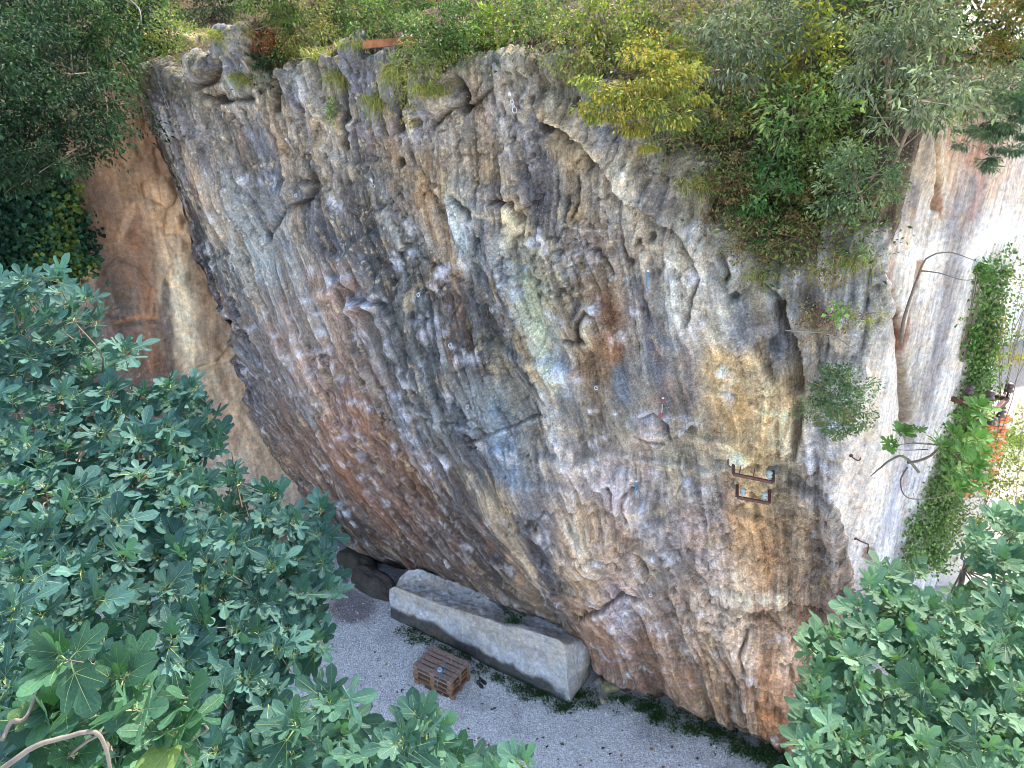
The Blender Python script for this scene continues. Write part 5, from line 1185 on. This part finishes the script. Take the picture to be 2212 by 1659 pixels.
for i, (x, y, rx, ry, t, pal, lb) in enumerate([(330,-30,130,60,20,DARK,'dark tree crown at the very top, above the yellow-green shrub'),(560,-35,130,50,20,DARK,'dark tree crown at the very top, above the red-brown bush'),(780,-40,130,50,19,MID,'green tree crown at the very top, above the rusty rail'),(1000,-30,120,55,18,LIME,'lime green tree crown at the very top centre'),(1210,-30,130,60,17,MID,'green tree crown at the very top, right of the lime green one'),(1400,-35,130,55,16,OLIVE,'grey-green tree crown at the very top, above the yellow shrub'),(1740,-20,150,60,14,DARK,'dark tree crown at the very top between the olive trees')]):
    crown('rim_tree', lb, 'tree', x, y, rx, ry, pal, leaf=.11, t=t, dens=1.3, depth=1.0, trunk=False)
for x, y, h_, n, lb in [(822,222,.55,420,'yellow-green grass tuft hanging below the rim left of the dark hole'),(736,165,.45,300,'thin dry grass tuft hanging beside the grey rib of rock'),(478,78,.35,260,'grass tuft on top of the knobbed rock at the upper left'),(530,170,.4,260,'thin grass in the cleft between the knobbed rocks'),
        (765,100,.35,240,'dry grass at the left end of the rusty rail'),(690,125,.4,280,'dry grass hanging over the rim left of the rusty rail'),(865,150,.4,260,'grass tuft hanging right below the rusty rail'),(1260,150,.3,220,'grass tuft on the rim above the curved crack'),(1640,600,.3,160,'small dry grass tuft on the rim of the grey shoulder'),
        (1500,400,.35,220,'dry grass on the left margin of the slope'),(620,110,.35,240,'grass tuft right of the red-brown bush'),(930,200,.4,240,'thin hanging grass beside the creeper'),(985,135,.3,160,'grass at the rim under the lime green shrub'),(1850,560,.3,160,'dry grass above the brown crack')]:
    grass_tuft(x, y, h_, n, [(150,152,78),(128,138,62),(162,146,96),(112,124,58)], lb, group='grass tufts on the rim')

def ivy(name, label, poly, cols, leaf, n, off=.12, seed=1, under=None):
    """leaves lying over the rock inside an outline; each leaf sits on the real surface"""
    xs = [p[0] for p in poly]; ys = [p[1] for p in poly]; P_, N_ = [], []
    def inside(x, y):
        c = False; j = len(poly) - 1
        for i in range(len(poly)):
            if (poly[i][1] > y) != (poly[j][1] > y) and x < (poly[j][0] - poly[i][0]) * (y - poly[i][1]) / (poly[j][1] - poly[i][1]) + poly[i][0]: c = not c
            j = i
        return c
    tries = 0
    while len(P_) < n // 9 and tries < n * 3:
        tries += 1
        x = random.uniform(min(xs), max(xs)); y = random.uniform(min(ys), max(ys)); jx = x + random.gauss(0, 7); jy = y + random.gauss(0, 7)
        if not inside(jx, jy): continue
        p, nn, t = hit(x, y)
        if t > 60: continue
        P_.append(p + np.array(nn) * (off * random.random() + .25 * off * math.sin(x * .09) * math.sin(y * .07 + x * .02))); N_.append(np.array(nn))
    P_ = np.array(P_); N_ = np.array(N_); K = 9; m = len(P_) * K
    C = np.repeat(P_, K, 0) + rng.normal(size=(m, 3)) * leaf * 1.3; NN = np.repeat(N_, K, 0)
    C = C + NN * np.abs(rng.normal(size=(m, 1))) * off
    Nn = unit(NN * .8 + np.array([0, 0, .35]) + .4 * rng.normal(size=(m, 3))); U = unit(np.array([0, 0, -.8]) + rng.normal(size=(m, 3)) * .6)
    pal = np.array([lin(c) for c in cols]); tone = vn(C[:, 0] * 1.2 + C[:, 1], C[:, 2] * 1.2, 811)
    ci = np.clip(tone * len(cols) + rng.normal(size=m) * .7, 0, len(cols) - 1).astype(int)
    L = leaf * (.7 + .6 * rng.random(m))
    V, Fc, cv = leaf_cloud(C, U, Nn, L, L * .95, pal[ci] * np.exp(.22 * rng.normal(size=(m, 1))))
    base = P_[P_[:, 2].argmin()]
    r = empty(name, base); tag(r, label, 'ivy')
    link('foliage', np_mesh('foliage', V - base, Fc, M_LEAF, cv, smooth=False), parent=r)
    mb = MB(); 
    for i in range(14):
        a = P_[rng.integers(len(P_))] - base; b = np.array([a[0] * .6, a[1] * .6, max(0, a[2] - random.uniform(1, 3))]); mb.tube([a, (a + b) / 2 + rng.normal(size=3) * .08, b], [.012, .016, .02], 4)
    mb.build('stem', M_BARK, r)
ivy('ivy', 'dark broad-leaved ivy covering the brown wall on the left', [(-20,330),(60,350),(130,390),(160,440),(185,480),(190,560),(120,600),(60,625),(-20,600)], [(24,54,40),(34,68,48),(46,84,58),(84,104,48)], .13, 9500, off=.35)
ivy('ivy', 'bright green ivy climbing the corner of the white wall', [(2150,520),(2158,560),(2150,640),(2146,720),(2122,900),(2095,1000),(2060,1110),(2030,1230),(1930,1230),(1968,1130),(2004,1020),(2040,940),(2072,860),(2092,770),(2116,660),(2138,580)], [(86,116,66),(104,132,80),(126,152,98),(92,122,70)], .09, 10500, off=.14)
ivy('ivy', 'thin strand of ivy left of the thick ivy on the white wall', [(2120,560),(2128,560),(2100,680),(2085,780),(2075,780),(2095,670)], [(70,112,50),(104,138,70)], .09, 700, off=.08)

# weeds along the foot of the crag
def weeds():
    pts = []
    for (x, y, r_, n) in [(880,1365,26,26),(920,1385,30,34),(960,1410,34,40),(1000,1425,30,30),(1045,1450,30,26),(1090,1470,28,30),(1130,1490,28,36),(1170,1505,30,46),(1215,1530,26,40),(1255,1505,26,44),(1270,1525,20,20),(1350,1515,30,34),(1400,1530,40,60),(1450,1552,40,60),(1500,1575,40,60),(1550,1590,36,40),(1600,1615,40,60),(1660,1640,40,60),(1700,1655,30,40),(1100,1330,20,40),(1112,1345,14,30),(1800,1640,40,30)]:
        for _ in range(int(n * .55)): pts.append((x + random.gauss(0, r_ * .7), y + random.gauss(0, r_ * .2)))
    P_ = []
    for x, y in pts:
        p, nn, t = hit(x, y)
        if p[2] > .8 and not (1080 < x < 1130): continue
        if 1070 < x < 1140 and y < 1370: p = at(x, y, t - .9 if p[2] < .5 else t); 
        P_.append(p)
    P_ = np.array(P_); K = 26; m = len(P_) * K
    C = np.repeat(P_, K, 0) + rng.normal(size=(m, 3)) * np.array([.07, .07, .035]) + np.array([0, 0, .05])
    U = unit(rng.normal(size=(m, 3)) + np.array([0, 0, .4])); Nn = unit(rng.normal(size=(m, 3)) * .5 + np.array([0, 0, 1]))
    pal = np.array([lin(c) for c in [(34,60,28),(46,76,34),(60,90,42),(52,70,34)]]); L = .03 + .035 * rng.random(m)
    V, Fc, cv = leaf_cloud(C, U, Nn, L, L * .6, pal[rng.integers(0, 4, m)] * np.exp(.25 * rng.normal(size=(m, 1))))
    o = link('weeds', np_mesh('weeds', V, Fc, M_LEAF, cv, smooth=False)); tag(o, 'low green weeds along the foot of the crag and stone block', 'weeds', kind='stuff')
    n = 420; X = rng.uniform(-7, 9, n); Y = rng.uniform(11, 19, n); k = (X * NB[0] + Y * NB[1] < 12.8); X, Y = X[k], Y[k]; n = len(X)
    C = np.stack([X, Y, gz(X, Y) + .02], -1); U = unit(rng.normal(size=(n, 3)) * np.array([1, 1, .15])); Nn = unit(rng.normal(size=(n, 3)) * .2 + np.array([0, 0, 1])); L = .04 + .08 * rng.random(n)
    pal = np.array([lin(c) for c in [(92,70,48),(120,92,58),(70,56,44),(140,116,62)]]); V, Fc, cv = leaf_cloud(C, U, Nn, L, L * .6, pal[rng.integers(0, 4, n)])
    o = link('fallen_leaves', np_mesh('fallen_leaves', V, Fc, M_LEAF, cv, smooth=False)); tag(o, 'dry brown leaves scattered over the gravel', 'fallen leaves', kind='stuff')
    # short sunlit grass beyond the ivy
    n = 14000; g0 = ground(2185, 975); X = g0[0] + rng.normal(size=n) * 1.6; Y = g0[1] + rng.normal(size=n) * 1.6
    C = np.stack([X, Y, np.full(n, 0.03)], -1); U = unit(rng.normal(size=(n, 3)) * .5 + np.array([0, 0, 1])); Nn = unit(rng.normal(size=(n, 3)))
    L = .08 + .1 * rng.random(n); pal = np.array([lin(c) for c in [(92,130,50),(112,150,62),(130,160,80)]])
    V, Fc, cv = leaf_cloud(C, U, Nn, L, L * .25, pal[rng.integers(0, 3, n)])
    o = link('grass', np_mesh('grass', V, Fc, M_GRASS, cv, smooth=False)); tag(o, 'patch of short green grass beyond the ivy corner', 'grass', kind='stuff')
    # loose stones of the gravel, the larger ones
    n = 9000; X = rng.uniform(-8, 13, n); Y = rng.uniform(10.5, 20, n); D_ = X * NB[0] + Y * NB[1]; k = D_ < 12.9; X, Y = X[k], Y[k]; n = len(X)
    oc = np.array([[1,0,0],[0,1,0],[-1,0,0],[0,-1,0],[0,0,1],[0,0,-1]], float); of = np.array([[0,1,4],[1,2,4],[2,3,4],[3,0,4],[1,0,5],[2,1,5],[3,2,5],[0,3,5]])
    sz = (.013 + .03 * rng.random(n) ** 2.5)[:, None, None] * (.6 + .7 * rng.random((n, 1, 3))); ang = rng.random(n) * 6.3
    Q = oc[None] * sz; ca, sa = np.cos(ang)[:, None], np.sin(ang)[:, None]
    Q = np.stack([Q[..., 0] * ca - Q[..., 1] * sa, Q[..., 0] * sa + Q[..., 1] * ca, Q[..., 2]], -1) + np.stack([X, Y, gz(X, Y) + .012], -1)[:, None]
    f = (np.arange(n)[:, None, None] * 6 + of[None]).reshape(-1, 3)
    cv = np.repeat(lin((190, 190, 198)) * np.exp(.4 * rng.normal(size=(n, 1))), 6, 0)
    o = link('gravel', np_mesh('gravel', Q.reshape(-1, 3), f, M_BLOCK2, np.clip(cv, .05, .75), smooth=False)); tag(o, 'loose stones scattered over the gravel floor', 'gravel', kind='stuff')
M_BLOCK2, _t, _b, _o = nodes('loose_stone'); _a = N(_t, 'ShaderNodeVertexColor', layer_name='Col'); _t.links.new(_a.outputs['Color'], _b.inputs['Base Color']); _b.inputs['Roughness'].default_value = .95
weeds()

# ------------------------------------------------------------------ fig trees: lobed leaves in whorls at the twig ends
def fig_leaf(lobes, seed, curl=.12):
    """flat outline of a lobed leaf, unit length, base at origin, pointing along +y, veins as thin raised strips; returns verts, faces, material ids"""
    rs = random.Random(seed)
    if lobes == 5:
        out = [(0, 0), (.08, -.05), (.24, -.11), (.41, -.07), (.46, .04), (.36, .13), (.15, .19), (.31, .27), (.51, .39), (.62, .54), (.54, .62), (.36, .54), (.13, .38), (.14, .52), (.21, .70), (.18, .89), (.07, 1.01), (0, 1.07)]
    elif lobes == 3:
        out = [(0, 0), (.14, -.06), (.34, .0), (.42, .16), (.40, .34), (.50, .50), (.54, .64), (.42, .68), (.24, .58), (.28, .76), (.22, .92), (.10, 1.0), (0, 1.05)]
    else:
        out = [(0, 0), (.16, -.08), (.34, -.02), (.44, .16), (.46, .36), (.44, .54), (.36, .72), (.24, .88), (.1, 1.0), (0, 1.07)]
    R_ = [(x * (1 + rs.uniform(-.06, .06)), y + rs.uniform(-.02, .02)) for x, y in out]; L_ = [(-x * (1 + rs.uniform(-.06, .06)), y + rs.uniform(-.02, .02)) for x, y in out]
    ring = R_ + L_[::-1][1:-1]
    def zf(x, y): return .10 * abs(x) ** 1.2 * 1.4 - curl * (y * y) - .08 * abs(x) * y + .02 * math.sin(9 * x + 4 * y + seed)
    V = [(0, .3, zf(0, .3))] + [(x, y, zf(x, y)) for x, y in ring]; n = len(ring)
    Fc = [(0, 1 + i, 1 + (i + 1) % n) for i in range(n)]; MI = [0] * n
    tips = {5: [(0, .98), (.52, .53), (-.52, .53), (.40, .02), (-.40, .02)], 3: [(0, .94), (.46, .6), (-.46, .6), (.3, .1), (-.3, .1)], 1: [(0, .95), (.36, .6), (-.36, .6), (.34, .2), (-.34, .2)]}[lobes]
    for tx, ty in tips:
        l = math.hypot(tx, ty); nx, ny = -ty / l, tx / l; w_ = .009; o = len(V); k = 3
        for j in range(k):
            u = j / (k - 1); x, y = tx * u, ty * u + .01; ww = w_ * (1 - .75 * u)
            V += [(x - nx * ww, y - ny * ww, zf(x, y) + .012), (x + nx * ww, y + ny * ww, zf(x, y) + .012)]
        for j in range(k - 1):
            a = o + 2 * j; Fc += [(a, a + 1, a + 3), (a, a + 3, a + 2)]; MI += [1, 1]
    # petiole
    o = len(V); V += [(-.014, 0, 0), (.014, 0, 0), (.01, -.34, -.05), (-.01, -.34, -.05), (0, -.15, .03)]
    Fc += [(o, o + 1, o + 4), (o + 1, o + 2, o + 4), (o + 2, o + 3, o + 4), (o + 3, o, o + 4)]; MI += [1] * 4
    return np.array(V, float), np.array(Fc), np.array(MI)
LEAFS = [fig_leaf(5, 1), fig_leaf(5, 2, .2), fig_leaf(5, 3, .05), fig_leaf(3, 4), fig_leaf(1, 5)]
M_VEIN = plain('leaf_vein', (128, 150, 92), .6, var=.1, bump=0)
FIG_COL = {}
def fig_mats(key, c, c2):
    if key not in FIG_COL: FIG_COL[key] = (fig_material('fig_leaf_' + key, c, c2), fig_material('fig_foliage_' + key, c, c2, False))
    return FIG_COL[key]
def inside_poly(poly, x, y):
    c = False; j = len(poly) - 1
    for i in range(len(poly)):
        if (poly[i][1] > y) != (poly[j][1] > y) and x < (poly[j][0] - poly[i][0]) * (y - poly[i][1]) / (poly[j][1] - poly[i][1]) + poly[i][0]: c = not c
        j = i
    return c
def fig_tree(label, poly, tf, size, spacing, base, hubs, key, cols, cat='fig tree', extra=(), kinds=(0, 1, 2, 3), layers=((0, 1.0), (.35, .85), (.8, .7), (1.4, .6)), nmax=300, name='fig_tree', lean=(0, -.45, .9), skip=0.0, limbs=True):
    mats = fig_mats(key, *cols); mA, mB = mats
    xs = [p[0] for p in poly]; ys = [p[1] for p in poly]; ros = []
    for dep, den in layers:
        sp = spacing / den; got = []
        for _ in range(6000):
            x = random.uniform(min(xs), max(xs)); y = random.uniform(min(ys), max(ys))
            if not inside_poly(poly, x, y): continue
            if dep > 0 and not (inside_poly(poly, x - 22, y + 0) and inside_poly(poly, x + 22, y) and inside_poly(poly, x, y - 25)): continue
            if skip and vn(np.array([x / 90.]), np.array([y / 90.]), 55)[0] < skip and dep < 1: continue
            if any((x - a) ** 2 + (y - b) ** 2 < sp * sp for a, b in got): continue
            got.append((x, y))
        for x, y in got: ros.append((x, y, tf(x, y) + dep + random.uniform(-.2, .2), dep, 1.0))
    for x, y, t, sc_ in extra: ros.append((x, y, t, -.1, sc_))
    r = empty(name, base); tag(r, label, cat)
    meshes = []
    for k in range(5):
        V, Fc, MI = LEAFS[k]; meshes.append(np_mesh('leaf', V, Fc, [mA, M_VEIN], smooth=False, mi=MI))
    leaves = []; cens = []
    up = unit(np.array(lean, float))
    for x, y, t, dep, sc_ in ros:
        c = at(x, y, t); axis = unit(up + rng.normal(size=3) * .28); a0 = random.random() * 6.3; nl = random.randint(6, 9)
        e1 = unit(np.cross(axis, [0.3, .9, .2])); e2 = np.cross(axis, e1); cens.append((c, axis, dep))
        for i in range(nl):
            a = a0 + i * 2.4; ring = i / nl
            el = R(62 - 66 * ring + random.uniform(-10, 10))      # inner leaves rise, outer ones spread and droop
            hd = e1 * math.cos(a) + e2 * math.sin(a); dr = unit(hd * math.cos(el) + axis * math.sin(el) + rng.normal(size=3) * .12)
            L = size * sc_ * (.72 + .45 * ring + random.uniform(-.1, .1)) * random.choice((.62, .85, 1, 1, 1.1, 1.25)); nrm = unit(axis * math.cos(el) - hd * math.sin(el) + np.array([0, -.25, .3]) + rng.normal(size=3) * .12)
            xx = unit(np.cross(dr, nrm)); nrm = np.cross(xx, dr); pet = L * .3
            o = c + dr * pet - axis * .05 * ring
            leaves.append((dep + random.random() * .15, t, o, xx, dr, nrm, L, random.choice(kinds)))
    leaves.sort(key=lambda q: (q[0] > .2, q[1] / q[6]))
    bl = np.array(base, float)
    for q in leaves[:nmax]:
        _, t, o, xx, dr, nrm, L, kd = q
        ob = bpy.data.objects.new('leaf', meshes[kd]); COL.objects.link(ob); ob.parent = r
        M_ = Matrix(((xx[0], dr[0], nrm[0]), (xx[1], dr[1], nrm[1]), (xx[2], dr[2], nrm[2]))).to_4x4()
        ob.matrix_local = Matrix.Translation(Vector(tuple(o - bl))) @ M_ @ Matrix.Scale(L, 4)
    rest = leaves[nmax:]
    if rest:
        Vs, Fs, Ms, Cs, off = [], [], [], [], 0
        for _, t, o, xx, dr, nrm, L, kd in rest:
            V, Fc, MI = LEAFS[kd]; B_ = np.stack([xx, dr, nrm], 0); W_ = (V * L) @ B_ + (o - bl)
            Vs.append(W_); Fs.append(Fc + off); Ms.append(MI); Cs.append(np.full((len(V), 3), random.random() * .97)); off += len(V)
        ob = link('foliage', np_mesh('foliage', np.concatenate(Vs), np.concatenate(Fs), [mB, M_VEIN], np.concatenate(Cs), smooth=False, mi=np.concatenate(Ms)), parent=r); ob['kind'] = 'stuff'
    # wood: trunk to the hubs, a branch per hub, twigs to the whorls
    hubs = [np.array(h, float) for h in hubs]; m = MB()
    if limbs:
        fork = bl + (np.mean(hubs, 0) - bl) * .38
        m.tube([Vector((0, 0, -.3)), Vector(tuple((fork - bl) * .5 + rng.normal(size=3) * .12)), Vector(tuple(fork - bl))], [.17, .14, .12], 9); m.build('trunk', M_BARK, r, True)
        for h in hubs:
            mid = fork + (h - fork) * .55 + rng.normal(size=3) * .15 + np.array([0, 0, -.15])
            MB().tube([fork - bl, mid - bl, h - bl], [.09, .06, .035], 7).build('branch', M_BARK, r, True)
    m = MB()
    for c, axis, dep in cens:
        if dep > 1.0: continue
        h = min(hubs, key=lambda q: np.linalg.norm(q - c)); dh = np.linalg.norm(h - c); s_ = c - axis * min(.35, dh * .4); h = c + (h - c) * min(1, .8 / dh)
        m.tube([h - bl, (h * .45 + s_ * .55) + rng.normal(size=3) * .025 - bl, s_ - bl, c - bl], [.014, .010, .007, .005], 4)
    ob = m.build('twig', M_TWIG, r)
    return r
L1 = [(-60,590),(40,590),(85,620),(100,655),(125,590),(150,610),(190,640),(195,665),(215,700),(225,745),(285,755),(290,785),(245,805),(235,830),(250,860),(320,850),(345,832),(400,830),(425,842),(450,870),(470,905),(505,960),(520,1000),(540,1030),(600,1060),(650,1070),(700,1095),(690,1150),(720,1195),(735,1255),(700,1290),(690,1330),(708,1380),(665,1405),(640,1440),(610,1500),(600,1560),(600,1700),(-60,1700)]
def tf1(x, y):
    return np.interp(y, [600, 850, 1100, 1300, 1500, 1660], [8.2, 8.0, 7.0, 6.2, 5.6, 5.2]) + np.interp(x, [0, 300, 700], [-.9, 0, 1.1])
C1 = ((50, 88, 84), (72, 114, 108))
fig_tree('huge dark blue-green fig tree filling the lower left', L1, tf1, .215, 50, (-5.2, 6.4, 0), [at(100, 760, 9.0), at(300, 960, 8.6), at(560, 1180, 8.4), at(150, 1100, 7.6), at(380, 1300, 7.2), at(600, 1380, 7.6), at(150, 1350, 6.9), at(420, 1560, 6.6), at(100, 1600, 6.2), at(40, 900, 8.4)], 'dark', C1, skip=.16)
L2 = [(600,1600),(640,1540),(690,1510),(740,1525),(780,1590),(830,1610),(880,1590),(900,1555),(940,1570),(975,1610),(1030,1630),(1085,1660),(1090,1700),(600,1700)]
fig_tree('mid-sized fig crown at the bottom centre over the gravel', L2, lambda x, y: 5.7 + .3 * math.sin(x * .02), .25, 62, (-2.0, 4.2, 0), [at(720, 1600, 6.3), at(900, 1640, 6.3), at(1050, 1690, 6.2), at(800, 1690, 6.0)], 'mid', ((54, 92, 80), (82, 122, 106)), extra=[(1130,1650,5.6,.85),(905,1550,5.7,.9)], layers=((0, 1.0), (.4, .8), (.9, .6)))
L3 = [(-40,1500),(30,1480),(100,1470),(200,1480),(290,1500),(330,1540),(420,1530),(410,1600),(390,1700),(-40,1700)]
fig_tree('nearest fig boughs with large bright leaves in the bottom left corner', L3, lambda x, y: 4.4 + .2 * math.sin(x * .03), .225, 85, (-3.4, 2.2, 0), [at(60, 1640, 4.9), at(230, 1600, 4.9), at(380, 1640, 4.8)], 'near', ((50, 90, 68), (74, 116, 86)), kinds=(3, 4, 3, 0), extra=[(138,1425,4.3,1.1),(255,1465,4.4,1.0),(286,1529,4.3,1.0),(403,1506,4.3,1.0),(376,1583,4.2,1.05),(225,1546,4.4,.9),(101,1546,4.4,1.0)], layers=((.25, 1.0), (.7, .8)))
L4 = [(x + 12, y + 26) for x, y in [(1705,1400),(1715,1355),(1760,1335),(1790,1315),(1850,1320),(1838,1280),(1860,1235),(1905,1210),(1950,1180),(1985,1165),(2015,1172),(2050,1130),(2080,1110),(2110,1140),(2130,1090),(2170,1070),(2260,1050),(2260,1700),(1780,1700),(1735,1640),(1715,1590),(1745,1530),(1715,1470),(1740,1430)]]
fig_tree('large light green fig tree in the lower right', L4, lambda x, y: float(np.interp(y, [1100, 1400, 1660], [8.4, 7.2, 6.2]) + np.interp(x, [1700, 2200], [.3, 0])), .2, 43, (6.3, 6.4, 0), [at(1800, 1420, 8.0), at(1950, 1330, 8.2), at(2080, 1230, 8.8), at(2150, 1450, 7.8), at(1850, 1600, 7.2), at(2000, 1550, 7.4), at(2150, 1620, 7.0)], 'light', ((72, 108, 84), (102, 140, 112)), skip=.2)
# sapling fig rooted in the crack of the white wall
p, n, t = hit(1955, 1005)
rt = tuple(p)
L5 = [(2040,1000),(2035,965),(2060,940),(2095,940),(2125,955),(2135,985),(2110,1020),(2095,1080),(2060,1085),(2055,1035)]
fig_tree('young bright green fig leaning out in front of the ivy', L5, lambda x, y: 15.2, .28, 34, rt, [at(2075, 980, 15.6), at(2060, 1060, 15.6), at(2105, 870, 15.6)], 'sapling', ((84, 128, 62), (106, 148, 76)), cat='fig sapling', extra=[(2112,880,15.2,1.0),(2085,900,15.3,.8),(1948,935,15.6,.8),(1980,930,15.6,.8),(1925,960,15.8,.6)], layers=((0, 1.0),), limbs=False, name='fig_sapling')
# bare limbs
def limb(label, pts, rads, parent=None, name='bare_branch', cat='branch'):
    P_ = [at(x, y, t) for x, y, t in pts]; o = empty(name, P_[0]); tag(o, label, cat)
    # smooth the path
    Q = []
    for i in range(len(P_) - 1):
        for u in (0, .25, .5, .75):
            p0 = P_[max(i - 1, 0)]; p1 = P_[i]; p2 = P_[i + 1]; p3 = P_[min(i + 2, len(P_) - 1)]
            Q.append(.5 * ((2 * p1) + (-p0 + p2) * u + (2 * p0 - 5 * p1 + 4 * p2 - p3) * u * u + (-p0 + 3 * p1 - 3 * p2 + p3) * u ** 3))
    Q.append(P_[-1]); rr = np.interp(np.linspace(0, 1, len(Q)), np.linspace(0, 1, len(rads)), rads)
    Q = [q - P_[0] + rng.normal(size=3) * rr.mean() * .15 for q in Q]
    MB().tube(Q, list(rr), 7).build('limb', M_PALEBARK, o, True); return o, P_
M_PALEBARK = plain('pale_bark', (118, 110, 100), .9, var=.3, scale=10, bump=.006)
limb('thick pale bare branch curving over the bottom left corner', [(-30,1690,3.9),(60,1620,3.95),(130,1595,4.0),(205,1582,4.05),(232,1625,4.1),(240,1690,4.15)], [.018,.016,.014,.013,.011,.010])
limb('thin grey branch rising at the left edge below the fig leaves', [(5,1600,4.2),(25,1560,4.25),(60,1545,4.3),(95,1440,4.4)], [.014,.014,.012,.01])
limb('thin grey branch crossing under the nearest fig leaves', [(100,1680,4.3),(190,1600,4.3),(290,1565,4.35),(360,1590,4.4)], [.01,.01,.008,.006])
limb('long thin bare branch slanting up from the white wall to the fig sapling', [(1960,1000,15.9),(2010,985,15.6),(2060,930,15.5),(2110,865,15.3)], [.035,.028,.022,.012])
limb('curved bare branch drooping down the white wall', [(1985,1020,16),(1950,985,15.8),(1915,1000,15.8),(1880,1030,16)], [.035,.03,.024,.01])
limb('bare twigs in a tangle under the small fig leaves on the white wall', [(1960,1010,15.9),(1945,1040,15.8),(1960,1075,15.7),(2020,1075,15.7),(2080,1060,15.6)], [.022,.018,.014,.012,.008])
limb('bare branch rising from the brown crack, spreading right', [(1945,740,16.6),(1955,680,16.4),(1975,620,16.2),(2000,560,16.0),(2050,545,15.8),(2110,565,15.6)], [.045,.04,.03,.02,.014,.006])
limb('thin bare branch under the spreading one on the white wall', [(1990,585,16.1),(2030,590,15.9),(2080,605,15.8),(2120,600,15.6)], [.02,.014,.01,.005])
limb('pale dead stick across the ledge scrub', [(1695,714,8.6),(1740,716,8.5),(1790,722,8.6),(1840,750,8.8)], [.008,.012,.01,.006])
limb('grey dead twig leaning over the upper left rim', [(275,-5,15),(300,20,14.8),(305,50,14.7)], [.02,.016,.01])
limb('long thin twig across the green slope', [(1985,255,9.4),(1930,310,9.3),(1860,380,9.2),(1790,440,9.2)], [.012,.012,.01,.008])
